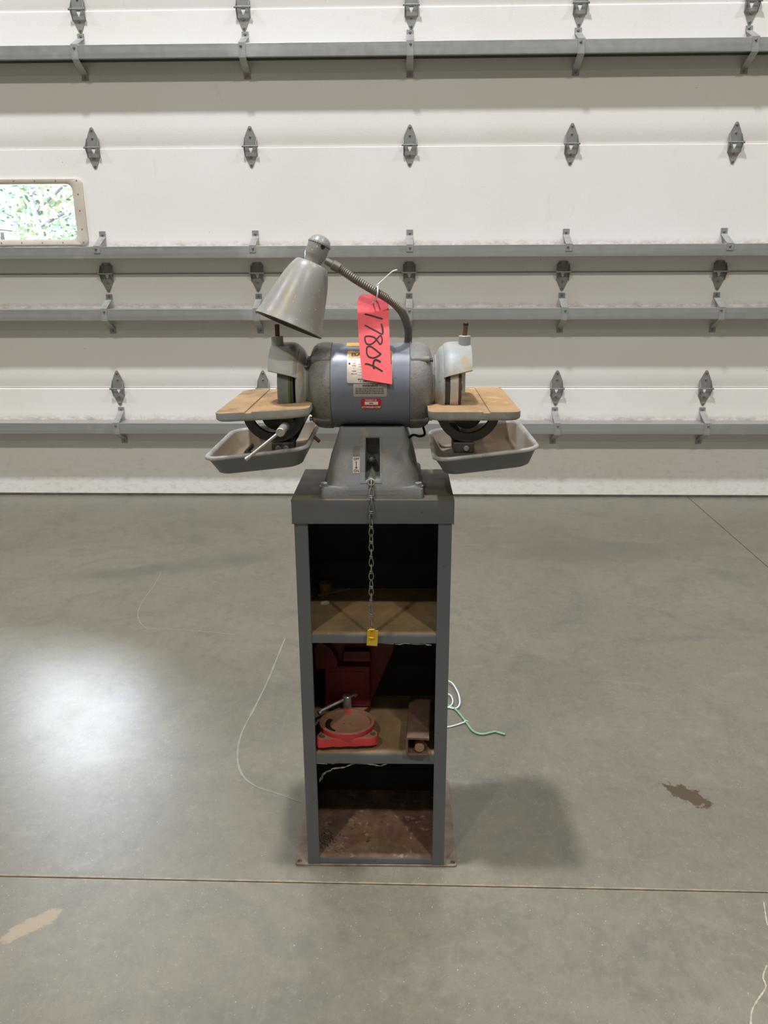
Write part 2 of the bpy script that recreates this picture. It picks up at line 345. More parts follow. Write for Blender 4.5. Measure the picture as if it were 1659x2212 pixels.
# ---- sectional overhead door
door = thing('door_1', None, None, (0, D, 0), frame=I4, kind='structure')
SEAM = [.012, .6239, 1.2346, 1.8482, 2.4606, 3.073, 3.686, 4.296]
panels = []
WX0, WX1, WZ0, WZ1 = -2.372, -1.727, 1.41, 1.681
for i in range(7):
    z0, z1 = SEAM[i]+.0012, SEAM[i+1]-.0012
    prof = [(.045, z0)]+[(.011*(1-q/14)**2, z0+.1*q/14) for q in range(15)]+[(0, z1-.004), (.002, z1), (.045, z1)]
    if i == 0: prof = [(.045, z0), (0, z0), (0, z1-.004), (.002, z1), (.045, z1)]
    b = MB(); P2 = lambda pr, xa, xb: b.loft([[(x, D+y, z) for y, z in pr] for x in (xa, xb)])
    if i == 2:
        P2(prof, DX0, WX0-.011); P2(prof, WX1+.011, DX1)
        P2([p for p in prof if p[1] < WZ0-.011][:-1]+[(0, WZ0-.011), (.045, WZ0-.011)] if 0 else [(.045, z0)]+[p for p in prof[1:-3]]+[(0, WZ0-.011), (.045, WZ0-.011)], WX0-.011, WX1+.011)
        P2([(.045, WZ1+.011), (0, WZ1+.011), (0, z1-.004), (.002, z1), (.045, z1)], WX0-.011, WX1+.011)
    else: P2(prof, DX0, DX1)
    panels.append(b.build('panel', 'door', door, smooth=0))
for z in SEAM[1:7]:
    b = MB(); b.box(DX0, DX1, D+.012, D+.044, z-.012, z+.012); b.build('seam_backing', 'seal', door, smooth=0)  # backing strip added behind each seam to keep outdoor light out
b = MB(); b.box(DX0, DX1, D-.004, D+.04, 0, .0125); b.build('bottom_seal', 'seal', door, smooth=0)
# rails
RAILS = [2.2885, 1.3696, 1.0559, .4445]; RH = .0595; RD = .102
b = MB(); b.box(DX0, DX1, -RD, -RD+.003, -RH, 0).box(DX0, DX1, -RD+.003, -.0005, -.003, 0).box(DX0, DX1, -RD+.003, -RD+.02, -RH, -RH+.003)
rail_me = None
for z in RAILS:
    if rail_me is None: r = b.build('rail', 'galv', door, smooth=0, bevel=.0016, off=(0, 0, 0)); rail_me = r.data
    else: r = bpy.data.objects.new('rail', rail_me); COL.objects.link(r); r.parent = door
    r.location = (0, 0, z)
b = MB(); b.box(DX0, DX1, D-RD+.022, D-.030, RAILS[0]-RH+.0005, RAILS[0]-RH+.012); b.build('rail_underside_shade', 'rail_shade', door, smooth=0)  # added dark strip, stands in for the shaded underside of the top rail
def strip(path, wd, th):
    """bent flat strip in the y-z plane"""
    P = [Vector((0, y, z)) for y, z in path]; n = len(P); A = []; B = []
    for i, p in enumerate(P):
        d0 = (P[i]-P[i-1]).normalized() if i else (P[1]-P[0]).normalized(); d1 = (P[i+1]-P[i]).normalized() if i < n-1 else d0
        n0 = Vector((0, d0.z, -d0.y)); n1 = Vector((0, d1.z, -d1.y)); m = (n0+n1).normalized(); m = m/max(.5, m.dot(n0))
        A.append(p); B.append(p+m*th)
    loop = A+B[::-1]
    mb = MB(); mb.v = [(x, p.y, p.z) for x in (-wd/2, wd/2) for p in loop]; N = len(loop)
    for i in range(n-1):
        mb.f += [(i, i+1, N-2-i, N-1-i), (N+i, N+N-1-i, N+N-2-i, N+i+1)]
    mb.f += [(i, (i+1) % N, N+(i+1) % N, N+i) for i in range(N)]; mb.m = [0]*len(mb.f); return mb
zoff = [(-.0005, .073), (-.0005, .051), (-.1022, .0015), (-.1022, -.0605), (-.0005, -.1085), (-.0005, -.134)]
bracket_full = strip(zoff, .034, .0025)
bracket_top = strip([(-.0005, .079), (-.0005, .050), (-.1022, .0015), (-.1022, -.032)], .034, .0025)
def hexbolt(r=.0055, h=.005):
    mb = MB(); mb.lathe([(0, 0), (0, r*1.35), (.0012, r*1.35), (.0014, r), (h-.001, r), (h, r*.75), (h, 0)], (0, 0, 0), (0, -1, 0), 6); return mb
boltme = None
def bolt(parent, loc, scale=1.):
    global boltme
    if boltme is None: o = hexbolt().build('bolt', 'bolt', None, smooth=0); boltme = o.data
    else: o = bpy.data.objects.new('bolt', boltme); COL.objects.link(o)
    o.parent = parent; o.location = loc; o.scale = (scale,)*3; return o
XC = [-1.5974+.8112*j for j in range(-1, 6)]
bm_ = {}
def inst(key, mb, name, mat, parent, loc, **k):
    if key not in bm_: o = mb().build(name, mat, None, **k); bm_[key] = o.data
    else: o = bpy.data.objects.new(name, bm_[key]); COL.objects.link(o)
    o.parent = parent; o.location = loc; return o
rnd = random.Random(3)
for i, z in enumerate(RAILS):
    for x in XC:
        if x < -2.2 and i == 1: continue
        top = i == 1
        o = inst('bt' if top else 'bf', (lambda: bracket_top) if top else (lambda: bracket_full), 'rail_bracket', 'galv_foot', door, (x+rnd.uniform(-.004, .004), 0, z), smooth=20)
        bolt(o, (0, -.003, .062)); bolt(o, (rnd.uniform(-.006, .004), -.1048, -.012))
        if not top: bolt(o, (0, -.003, -.121), .8)
# hinges: two leaves, pin, ears, bolts
def plates(polys, th=.0025):
    mb = MB()
    for P in polys:
        mb.loft([[tuple(p) for p in P], [(p[0], p[1]-th, p[2]) for p in P]])
    return mb
def leaf(s, kind='diamond'):
    tip = [(math.sin(a)*.0095, -.0006, s*(.0875+math.cos(a)*.0095)) for a in [math.radians(q) for q in (-80, -45, 0, 45, 80)]]
    if kind == 'diamond': body = [(-.031, -.0006, s*.034), (-.0285, -.0006, s*.046)]+tip+[(.0285, -.0006, s*.046), (.031, -.0006, s*.034)]
    else: body = [(-.031, -.0006, s*.030), (-.022, -.0006, s*.0535), (.022, -.0006, s*.0535), (.031, -.0006, s*.030)]
    b0 = body[0][2]; P = [body]
    if s > 0: P += [[(-.031, -.0006, .001), (.031, -.0006, .001), (.031, -.0006, b0), (-.031, -.0006, b0)]]
    else: P += [[(-.031, -.0006, -.001), (-.0115, -.0006, -.001), (-.0035, -.0006, -.026), (-.0035, -.0006, b0), (-.031, -.0006, b0)], [(.0115, -.0006, -.001), (.031, -.0006, -.001), (.031, -.0006, b0), (.0035, -.0006, b0), (.0035, -.0006, -.026)], [(-.0035, -.0006, -.026), (.0035, -.0006, -.026), (.0035, -.0006, b0), (-.0035, -.0006, b0)]]
    mb = plates(P)
    for x in (-.0325, .031):
        mb.prism([(-.030, s*.006), (-.030, -s*.004), (-.020, -s*.004), (0, -s*.002), (0, s*.044), (-.004, s*.044)], x, x+.0018, f=lambda a, q, h: (h, a, q))
    return mb
def pin():
    mb = MB(); mb.cyl((-.036, -.0265, 0), (.036, -.0265, 0), .0038, 10); mb.cyl((-.04, -.0265, 0), (-.036, -.0265, 0), .0062, 8).cyl((.036, -.0265, 0), (.04, -.0265, 0), .0062, 8); return mb
for i in (1, 2, 3, 4):
    for x in XC:
        if x < -2.2 and i == 2: pass
        h = bpy.data.objects.new('hinge', None); COL.objects.link(h); h.parent = door; h.location = (x+rnd.uniform(-.003, .003), 0, SEAM[i]); h.empty_display_size = .03
        inst('lu%d' % (i == 2), lambda: leaf(1, 'short' if i == 2 else 'diamond'), 'hinge_leaf', 'hinge', h, (0, 0, 0), smooth=20)
        inst('ll', lambda: leaf(-1), 'hinge_leaf', 'hinge', h, (0, 0, 0), smooth=20)
        inst('pin', pin, 'hinge_pin', 'hinge', h, (0, 0, 0))
        for bx, bz in ([(0, -.084), (0, -.047)]+([(-.017, .043), (.017, .043)] if i == 2 else [(0, .084), (0, .047)])):
            bolt(h, (bx, -.003, bz), .95)
# window in the door
win = thing('window_1', None, None, (WX0, D, WZ0), frame=I4, kind='structure')
b = MB()
def ring(x0, x1, z0, z1, r, y): return [(x, y, z) for x, z in rrect(x0, x1, z0, z1, r)]
lo = [ring(WX0-.055, WX1+.055, WZ0-.032, WZ1+.028, .03, D+.0), ring(WX0-.055, WX1+.055, WZ0-.032, WZ1+.028, .03, D-.008), ring(WX0-.047, WX1+.047, WZ0-.026, WZ1+.022, .03, D-.014),
      ring(WX0-.008, WX1+.008, WZ0-.008, WZ1+.008, .035, D-.014), ring(WX0, WX1, WZ0, WZ1, .032, D-.008), ring(WX0, WX1, WZ0, WZ1, .032, D+.046), ring(WX0-.011, WX1+.011, WZ0-.011, WZ1+.011, .038, D+.046), ring(WX0-.011, WX1+.011, WZ0-.011, WZ1+.011, .038, D+.0)]
b.loft(lo+[lo[0]], cap0=False, cap1=False); b.build('window_frame', 'vinyl', win)
b = MB(); b.prism(rrect(WX0+.0005, WX1-.0005, WZ0+.0005, WZ1-.0005, .031), D+.018, D+.022, f=lambda a, q, y: (a, y, q)); b.build('pane', 'glass', win, smooth=0)
for i in range(7):
    x = WX1+.03-.11*i
    for z in (WZ1+.014, WZ0-.017): bolt(win, (x-WX0, -.0135, z-WZ0), .55)
for z in (WZ0+.05, WZ0+.14, WZ0+.22): bolt(win, (WX1+.03-WX0, -.0135, z-WZ0), .55)

# ---- outside, seen through the pane
b = MB(); b.box(-40, 40, D+.4, 60, -.4, -.12); struct(b, 'ground_outside', 'grass', smooth=0)
def tree(base, h, rad, seed, label, lean=0., n=2600, fwd=0.):
    r = random.Random(seed); tr = thing('tree', label, 'tree', base, frame=I4, group='trees outside the door window')
    mb = MB(); P = [(base[0]+lean*q*h, base[1]+fwd*q*q*q, base[2]+q*h*.8) for q in (0, .2, .4, .6, .8, 1)]
    mb.tube(P, [.07, .05, .042, .036, .03, .02], 8)
    for k in range(7):
        q = .55+.06*k; a = r.uniform(0, 6.28); o = Vector((base[0]+lean*q*h, base[1]+fwd*q*q*q, base[2]+q*h*.8)); e = o+Vector((math.cos(a)*rad*.7, math.sin(a)*rad*.4+fwd, rad*.4))
        mb.tube([o, (o+e)/2+Vector((0, 0, .1)), e], [.03, .02, .01], 6)
    mb.build('trunk', 'bark', tr)
    lf = MB()
    for k in range(n):
        u = Vector((r.gauss(0, 1), r.gauss(0, 1), r.gauss(0, 1))).normalized()*r.uniform(.35, 1)**.5
        p = Vector((base[0]+lean*h*.4+u.x*rad, base[1]+fwd+u.y*rad*.75, base[2]+h*.5+u.z*h*.5))
        d = Vector((r.gauss(0, 1), r.gauss(0, .5), r.gauss(0, .7))).normalized(); e = d.cross(Vector((r.gauss(0, .5), 1, r.gauss(0, .5)))).normalized()
        s = r.uniform(.035, .075); lf.add([p-d*s, p+e*s*.55, p+d*s, p-e*s*.55], [(0, 1, 2, 3)])
    f = lf.build('foliage', 'leaf', tr, smooth=0); f['kind'] = 'stuff'
    return tr
tree((-4.95, 12.0, -.12), 4.6, 1.5, 1, 'leafy tree with dark leaning trunk seen through the door window', -.24, 9000, 1.4)
tree((-8.6, 16.6, -.12), 5.2, 2.0, 2, 'pale green tree farther left behind the window glass', -.03, 9000)
tree((-6.9, 20.5, -.12), 5.6, 2.3, 5, 'bushy tree farthest back behind the window glass', .04, 11000)
van = thing('van', 'pale blue van with yellow roof edge low in the window view', 'vehicle', (-5.6, 9.75, -.12), frame=I4)
VX = -4.75
b = MB(); b.prism([(-2.9, .45), (-.05, .45), (0, .9), (-.03, 1.75), (-.12, 1.86), (-2.9, 1.86)], 9.0, 10.0, f=lambda a, q, y: (a+VX, y, q-.12)); b.build('body', 'van', van, bevel=.03)
b = MB(); b.box(VX-2.9, VX-.10, 8.96, 10.04, 1.735, 1.79); b.build('roof_edge', 'van_trim', van, smooth=0, bevel=.01)
b = MB(); b.box(VX-.03, VX+.015, 9.50, 9.56, .9, 1.70); b.build('window_pillar', 'black', van, smooth=0)
for x in (VX-2.3, VX-.6):
    b = MB(); b.cyl((x, 8.97, .22), (x, 9.2, .22), .34, 20, bev=.03); b.build('wheel', 'black', van)

# ================================================================== the cabinet stand
cab = thing('cabinet_stand', 'grey steel open-front cabinet stand with two shelves on concrete floor', 'cabinet', (0, .11, 0))
CD = .2335
b = MB(); b.prism(rrect(-.177, .177, .002, .30, .006, 2), .0005, .0045); bp = b.build('base_plate', 'base_plate', cab, smooth=20)
c = MB()
for x in (-.168, .168): c.cyl((x, .012-.11, -.01), (x, .012-.11, .02), .0052, 14)
cut(bp, c)
for sx in (-1, 1):
    b = MB()
    P = [(.1485, .0), (.1485, CD-.006), (.1468, CD-.006), (.1468, .0018), (.1245, .0018), (.1245, .011), (.123, .011), (.123, .0)]
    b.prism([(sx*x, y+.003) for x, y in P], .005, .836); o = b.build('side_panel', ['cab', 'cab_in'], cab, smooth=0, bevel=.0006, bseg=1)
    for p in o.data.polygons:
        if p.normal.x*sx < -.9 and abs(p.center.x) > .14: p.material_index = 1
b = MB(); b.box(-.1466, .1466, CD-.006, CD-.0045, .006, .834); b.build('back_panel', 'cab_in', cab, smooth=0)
def shelf(zt, zb, name, top, vf=.005):
    b = MB(); y = vf
    P = [(CD-.0065, zt), (y+.009, zt)]+[(y+.009-.009*math.sin(a), zt-.009+.009*math.cos(a)) for a in [math.radians(q) for q in (20, 40, 60, 80, 90)]]+[(y, zb), (y+.0018, zb), (y+.0018, zt-.011), (y+.011, zt-.002), (CD-.0065, zt-.002)]
    b.prism(P, -.1463, .1463, f=lambda a, q, x: (x, a, q)); o = b.build(name, ['cab', top], cab, smooth=40)
    for p in o.data.polygons:
        if p.normal.z > .35: p.material_index = 1
    return o
shelf(.5633, .5402, 'shelf', 'shelf_top'); shelf(.2894, .2615, 'shelf', 'shelf_top'); shelf(.0255, .006, 'bottom_shelf', 'floor_rust', .0045)
b = MB(); b.prism([(-.152, 0), (.152, 0), (.152, CD), (-.152, CD)], .8352, .8372)
b.box(-.152, .152, 0, .0018, .7905, .8355).box(-.152, -.1502, 0, CD, .7905, .8355).box(.1502, .152, -.0008, CD, .789, .8355).box(-.152, .152, CD-.0018, CD, .7905, .8355)
o = b.build('cover', ['cab', 'cab_top'], cab, smooth=30, bevel=.0012, bseg=2, weld=1e-5)
for p in o.data.polygons:
    if p.normal.z > .5 and p.center.z > .83: p.material_index = 1

# ================================================================== the grinder
gr = thing('bench_grinder', 'grey double wheel pedestal grinder with rusty tilting tables on cabinet stand', 'grinder', (0, .11, .8372))
AV, AZ = .108, 1.034
def mir(u): return -.008-u
# pedestal
def ped(z, hw, v0, v1, r, cu=-.0015, n=6): return [(x+cu, y, z) for x, y in rrect(-hw, hw, v0, v1, r, n)]
b = MB()
b.loft([ped(.8375, .0965, .0085, .212, .008), ped(.8545, .0955, .0095, .211, .008), ped(.8585, .093, .011, .209, .010)])
b.loft([ped(.845, .0925, .0086, .205, .050), ped(.8565, .0915, .0098, .203, .050), ped(.870, .0875, .0156, .198, .046), ped(.885, .0845, .0215, .194, .034), ped(.914, .0775, .0300, .186, .024), ped(.945, .0665, .0395, .178, .014), ped(.962, .0615, .0448, .172, .008), ped(.9645, .060, .047, .170, .007)])
pd = b.build('pedestal', 'cast', gr, smooth=35)
c = MB()
def fr(u0, u1, z0, z1, v): return [(u0, v, z0), (u1, v, z0), (u1, v, z1), (u0, v, z1)]
c.loft([[(u, v-.11, z-.8372) for u, v, z in q] for q in (fr(-.0148, .0138, .868, .949, -.01), fr(-.0142, .0132, .870, .9475, .03), [(-.0105, .066, .893), (.0095, .066, .893), (.0105, .066, .9435), (-.0115, .066, .9435)])])
cut(pd, c)
# switch plate frame, switch, guide ring, label
def pface(z): # front face of the pedestal
    T = [(.845, .0086), (.8565, .0098), (.870, .0156), (.885, .0215), (.914, .0300), (.945, .0395), (.962, .0448)]
    for (a, p), (e, q) in zip(T, T[1:]):
        if a <= z <= e: return p+(q-p)*(z-a)/(e-a)
    return T[-1][1]
b = MB(); zs = [.8665, .868, .885, .914, .945, .9478, .9495]
for u0, u1, z0, z1 in ((-.0235, -.0148, .866, .9495), (.0138, .017, .866, .9495), (-.0148, .0138, .866, .869), (-.0148, .0138, .948, .9495)):
    zz = sorted(set([z0, z1]+[z for z in (.885, .914, .945) if z0 < z < z1])); L = []
    for z in zz: L.append([(u0, pface(z)-.0008, z), (u1, pface(z)-.0008, z), (u1, pface(z)+.003, z), (u0, pface(z)+.003, z)])
    b.loft(L)
b.build('switch_plate', 'cast', gr, smooth=0)
sw = MB(); sw.cyl((-.0025, .036, .9062), (-.0025, .06, .9035), .0068, 6, bev=.001); sw.cyl((-.0025, .0335, .9065), (-.0025, .04, .9058), .005, 16); sw.cyl((-.0025, .027, .9085), (-.0025, .036, .9062), .0036, 12, bev=.0012)
sw.build('toggle_switch', 'dark', gr)
b = MB(); b.tube([(-.0026+.0052*math.cos(a), .0095, .8695+.0052*math.sin(a)) for a in [2*math.pi*k/20 for k in range(20)]], .0023, 8, closed=True); g = b.build('chain_guide', 'chrome', gr)
b = MB(); b.lathe([(0, .0022), (0, .0042), (.006, .0042), (.006, .0022), (0, .0022)], (-.0026, .0075, .8695), (0, 1, 0), 16); b.build('bushing', 'rust_steel', g)
for x in (-.0915, .0855):
    b = MB(); b.cyl((x, .0215, .858), (x, .0215, .8595), .009, 18); b.cyl((x, .0215, .8593), (x, .0215, .8655), .0068, 6, bev=.0008); b.build('anchor_bolt', 'bolt', gr)
def on_ped(poly2, u0, z0, eps): return [(u0+a, pface(z0+q)-eps, z0+q) for a, q in poly2]
lab = MB(); L = [[( -.0375, pface(z)-.0006, z), (-.0242, pface(z)-.0006, z), (-.0242, pface(z)+.001, z), (-.0375, pface(z)+.001, z)] for z in (.8835, .8975, .9125)]
lab.loft(L); lab = lab.build('switch_label', 'plate', gr, smooth=0)
pr = MB()
for txt, zc, sz in (('OFF', .9088, .0062), ('ON', .8873, .0066)):
    vs, fs = text2d(txt, sz, .0001); pr.add(on_ped(vs, -.0308, zc, .0009), fs)
pr.add(on_ped([(-.0006, -.004), (.0006, -.004), (.0006, .004), (-.0006, .004)], -.0308, .8985, .0009), [(0, 1, 2, 3)])
pr.add(on_ped([(-.0022, -.004), (0, -.0078), (.0022, -.004)], -.0308, .8985, .0009), [(0, 1, 2)])
pr.add(on_ped([(-.0016, .0042), (.0016, .0042), (0, .0066)], -.0308, .8985, .0009), [(0, 1, 2)])
pr.build('lettering', 'ink', lab, smooth=0)
b = MB(); b.box(-.037, -.0245, .0300, .034, .9135, .9315, M4=None); 
b = MB(); b.loft([[(-.037, pface(z)-.0003, z), (-.0245, pface(z)-.0003, z), (-.0245, pface(z)+.001, z), (-.037, pface(z)+.001, z)] for z in (.9135, .9225, .9315)]); b.build('label_residue', 'residue', gr, smooth=0)
# motor body and end bells
U = lambda prof: prof
b = MB(); b.lathe([(-.0762, .04), (-.0762, .0795), (.0682, .0795), (.0682, .04)], (0, AV, AZ), (1, 0, 0), 72); b.build('motor_body', 'motor', gr)
b = MB(); b.box(-.055, .052, .055, .165, .9535, .966); b.build('mounting_pad', 'black', gr, smooth=0)
BELL = [(-.0768, .05), (-.0768, .0803), (-.078, .0812), (-.094, .0812), (-.1045, .0790), (-.1115, .0735), (-.1155, .065), (-.1178, .0575), (-.1205, .0555), (-.1228, .055), (-.1228, .03)]
for side in (0, 1):
    f = mir if side else (lambda u: u)
    b = MB(); b.lathe([(f(a), r) for a, r in BELL], (0, AV, AZ), (1, 0, 0), 64); be = b.build('end_bell', 'bell', gr, smooth=40)
    for a in (45, -45, 135, -135):
        q = math.radians(a); cv, cz = AV-.0765*math.cos(q), AZ+.0765*math.sin(q)
        b = MB(); b.cyl((f(-.0775), cv, cz), (f(-.1125), cv, cz), .0068, 14, bev=.0015); lg = b.build('bolt_lug', 'bell', be)
        b = MB(); b.cyl((f(-.112), cv, cz), (f(-.1185), cv, cz), .0042, 6, bev=.0006); b.build('through_bolt', 'dark' if a > 0 else 'bolt', be, smooth=0)
    # guard plate (full turn) and hood (part turn)
    b = MB(); b.lathe([(f(-.1415), .012), (f(-.1415), .0705), (f(-.1400), .0732), (f(-.137), .0738), (f(-.1335), .071), (f(-.129), .0645), (f(-.1265), .059), (f(-.1245), .0562), (f(-.1232), .0555), (f(-.1232), .02)], (0, AV, AZ), (1, 0, 0), 64)
    sec = [(-.19, .0808), (-.1885, .0818), (-.155, .0818), (-.147, .0808), (-.1405, .0775), (-.137, .0725), (-.136, .066), (-.1415, .066), (-.1425, .073), (-.147, .0762), (-.1885, .0762), (-.19, .0772)]
    loops = []; N = 40
    for k in range(N+1):
        L = []
        for u, r in sec:
            s0 = 27.5 - 9*min(1, max(0, (u+.19)/.052)); a = math.radians(s0+(212-s0)*k/N)
            L.append((f(u), AV-r*math.cos(a), AZ+r*math.sin(a)))
        loops.append(L)
    b.loft(loops)
    # outer cheek web of the hood behind the wheel is open; add the adjuster boss
    gd = b.build('wheel_guard', 'hood', gr, smooth=40)
    b = MB(); b.cyl((f(-.178), .09, 1.106), (f(-.178), .09, 1.1285), .0112, 20, bev=.0012); bo = b.build('adjuster_boss', 'hood', gd)
    b = MB(); b.cyl((f(-.1775), .09, 1.12), (f(-.1775)+(.002 if side else 0), .09, 1.1495), .0044, 12, bev=.0008); b.build('adjuster_rod', 'brass', gd)
    if side:
        b = MB(); b.cyl((f(-.1775)+.0018, .09, 1.146), (f(-.1775)+.0022, .09, 1.152), .0052, 12, bev=.0015); b.build('rod_cap', 'black', gd)
    # wheels
    b = MB()
    if not side:
        b.lathe([(-.1743, .03), (-.1743, .0705), (-.1733, .0715), (-.1545, .0715), (-.1505, .0715), (-.1503, .070), (-.1456, .070), (-.1456, .02)], (0, AV, AZ), (1, 0, 0), 64, mats=[0, 0, 0, 1, 1, 2, 2])
        b.build('grinding_wheel', ['stone', 'green', 'dark'], gr, smooth=40)
    else:
        b.lathe([(.1625, .02), (.1625, .058), (.163, .068), (.1605, .0712), (.1572, .0715), (.1570, .072), (.1420, .072), (.1416, .070), (.1320, .068), (.1320, .02)], (0, AV, AZ), (1, 0, 0), 64, mats=[2, 2, 2, 2, 1, 0, 1, 1, 2])
        b.build('grinding_wheel', ['steel', 'dark', 'rust_steel'], gr, smooth=40)
    if side:
        b = MB(); b.lathe([(0, .036), (.0022, .035), (.0036, .029), (.0036, .011), (.0065, .010), (.0065, 0)], (.1625, AV, AZ), (1, 0, 0), 28); b.build('wheel_flange', 'bolt', gr)
# plates and labels wrapped on the motor
RM = .0795
def wrap(u, ang, eps): a = math.radians(ang); return (u, AV-(RM+eps)*math.cos(a), AZ+(RM+eps)*math.sin(a))
ARC = RM*math.pi/180
def patch(mb, u0, u1, a0, a1, r, e0, e1, mat=0, n=10):
    """rounded plate on the cylinder: rows of a solid strip"""
    L = []; h = abs(a1-a0)*ARC; lo_, hi_ = min(a0, a1), max(a0, a1)
    st = sorted(set([0, h]+[h*k/n for k in range(n+1)]+[r*(1-math.cos(q*math.pi/8)) for q in range(5)]+[h-r*(1-math.cos(q*math.pi/8)) for q in range(5)]))
    for s_ in st:
        d = min(s_, h-s_); ins = r-math.sqrt(max(0, r*r-(r-d)**2)) if d < r else 0
        a = lo_+s_/ARC
        L.append([wrap(u0+ins, a, e0), wrap(u1-ins, a, e0), wrap(u1-ins, a, e1), wrap(u0+ins, a, e1)])
    return mb.loft(L, mat)
def ctext(mb, txt, u, ang, size, eps, bold=0., sx=1.):
    vs, fs = text2d(txt, size, bold, sx); mb.add([wrap(u+a, ang+q/ARC, eps) for a, q in vs], fs)
b = MB(); patch(b, -.0458, .0368, 11, 59, .003, .0, .0009); npl = b.build('name_plate', 'plate', gr, smooth=30)
b = MB(); patch(b, -.0445, .0355, 45.5, 57.5, .002, .0009, .0011); b.build('plate_header', 'plate_yellow', npl, smooth=30)
b = MB(); ctext(b, 'BALDOR', -.0045, 51.5, .0115, .0013, .0004, 1.55); b.build('header_lettering', 'dark', npl, smooth=0)
b = MB()
for i, txt in enumerate(('CAT NO', 'H.P.', 'R.P.M.', 'V.', 'PHASE', 'SPEC NO')): ctext(b, txt, -.033, 41.5-3.7*i, .0026, .0011, .00006)
ctext(b, 'BALDOR', -.019, 16.0, .0036, .0011, .00012); ctext(b, 'ST. LOUIS', -.016, 13.2, .0030, .0011, .00008)
for i in range(7): b.add([wrap(u, 43.5-3.7*i+q, .0011) for u, q in ((-.0255, 0), (.032, 0), (.032, .22), (-.0255, .22))], [(0, 1, 2, 3)])
b.add([wrap(u, a, .0011) for u, a in ((-.0258, 21.2), (-.0254, 21.2), (-.0254, 43.7), (-.0258, 43.7))], [(0, 1, 2, 3)])
b.build('plate_lettering', 'ink', npl, smooth=0)
for u in (-.0415, .0335):
    b = MB(); a = math.radians(37.5); b.cyl(wrap(u, 37.5, .0005), wrap(u, 37.5, .0022), .0017, 12, bev=.0005); b.build('rivet', 'dark', npl)
b = MB(); patch(b, -.0344, .0268, -6.7, 10.2, .0025, 0, .0006); wl = b.build('warning_label', 'sticker', gr, smooth=30)
b = MB(); ctext(b, 'WARNING', -.0042, 7.6, .0050, .0008, .00018, 1.15)
r5 = random.Random(5)
for i in range(4):
    u = -.0305
    while u < .019:
        ln = r5.uniform(.002, .0065); a = 4.1-2.15*i
        b.add([wrap(q, a+h, .0008) for q, h in ((u, 0), (min(u+ln, .021), 0), (min(u+ln, .021), .75), (u, .75))], [(0, 1, 2, 3)]); u += ln+.0008
b.build('label_lettering', 'ink', wl, smooth=0)
b = MB(); patch(b, -.0207, .0158, -24, -9.2, .002, 0, .0006); rl = b.build('property_label', 'red_label', gr, smooth=30)
b = MB(); ctext(b, 'PROPERTY OF', -.0025, -11.2, .0030, .0008, .00008, 1.1); ctext(b, 'ATTWOOD CORP', -.0025, -21.3, .0049, .0008, .00022, .86)
b.build('label_lettering', 'white_print', rl, smooth=0)
b = MB(); patch(b, -.0140, .0103, -17.6, -13.2, .0004, .0006, .0008, n=3); b.build('label_window', 'white_print', rl, smooth=0)
b = MB(); ctext(b, '0096', -.0022, -15.5, .0036, .001, .0001); b.build('serial_lettering', 'ink', rl, smooth=0)
b = MB(); patch(b, -.0490, -.022, 72.5, 92, .0004, 0, .0005, n=8); b.build('yellow_sticker', 'plate_yellow', gr, smooth=30)
# motor lead under the right bell
b = MB(); b.tube(smoothpath([(.095, .10, .957), (.098, .085, .944), (.088, .075, .942), (.076, .078, .944), (.066, .085, .935), (.060, .09, .93)]), .0024, 8); b.build('motor_lead', 'black', gr)
# tilting tables
def xf(c, roll=0., yaw=0., pitch=0.): return Matrix.Translation(c) @ Matrix.Rotation(yaw, 4, 'Z') @ Matrix.Rotation(roll, 4, 'Y') @ Matrix.Rotation(pitch, 4, 'X') @ Matrix.Translation(-Vector(c))
def arc2(cx, cy, r, a0, a1, n=5): return [(cx+r*math.cos(math.radians(a0+(a1-a0)*i/n)), cy+r*math.sin(math.radians(a0+(a1-a0)*i/n))) for i in range(n+1)]
def table(outer, inner, notch, g0, g1, zt, T, innerR, vf=-.032, vb=.256, vn=.0515):
    s = 1 if inner > outer else -1       # s=1: left table (inner edge on the right)
    q = lambda a: a if s > 0 else -a
    O, Iu, Nu = q(outer), q(inner), q(notch); ga, gb = sorted((q(g0), q(g1)))
    R = .017
    P = arc2(O+R, vf+R, R, 180, 270)
    P += [(ga, vf), (gb, vf)]
    for i in range(7):
        a = math.radians(-90+90*i/6); P.append((Iu-innerR[0]+innerR[0]*math.cos(a), vf+innerR[1]+innerR[1]*math.sin(a)))
    P += [(Iu, vn), (Nu, vn), (Nu, vb), (gb, vb), (ga, vb)]
    P += arc2(O+R*1.3, vb-R*1.3, R*1.3, 90, 180)
    b = MB()
    th = .0165
    low = [(O+(x-O)*1, y) for x, y in P]
    cx = sum(p[0] for p in P)/len(P); cy = .1
    def inset(d): return [(x+(d if x < cx-.02 else -d if x > cx+.02 else 0)*(1 if abs(x-cx) > .03 else 0), y+(d if y < .0 else -d if y > .2 else 0)) for x, y in P]
    lay = [(zt, 0), (zt-.010, 0), (zt-.0135, .0015), (zt-.0155, .004), (zt-th, .008)]
    b.loft([[(x*s, y, z) for x, y in inset(d)] for z, d in lay], 0, M4=T)
    o = b.build('tilting_table', ['pan_rim' if s < 0 else 'hood', 'rust_top'], gr, smooth=35)
    # groove
    c = MB(); off = Vector(gr['off'])
    c.box(min(ga*s, gb*s), max(ga*s, gb*s), vf-.02, vb+.02, zt-.0022, zt+.02, M4=Matrix.Translation(-off) @ T); cut(o, c)
    up_ = (T.to_3x3() @ Vector((0, 0, 1)))
    for p in o.data.polygons:
        if p.normal.dot(up_) > .9: p.material_index = 1
    return o
TL = xf((-.195, .1, 1.008), roll=-math.radians(3.2)); TR = xf((.18, .1, 1.0085), pitch=math.radians(.35))
TL = xf((-.195, .1, 1.008), roll=-math.radians(3.0))
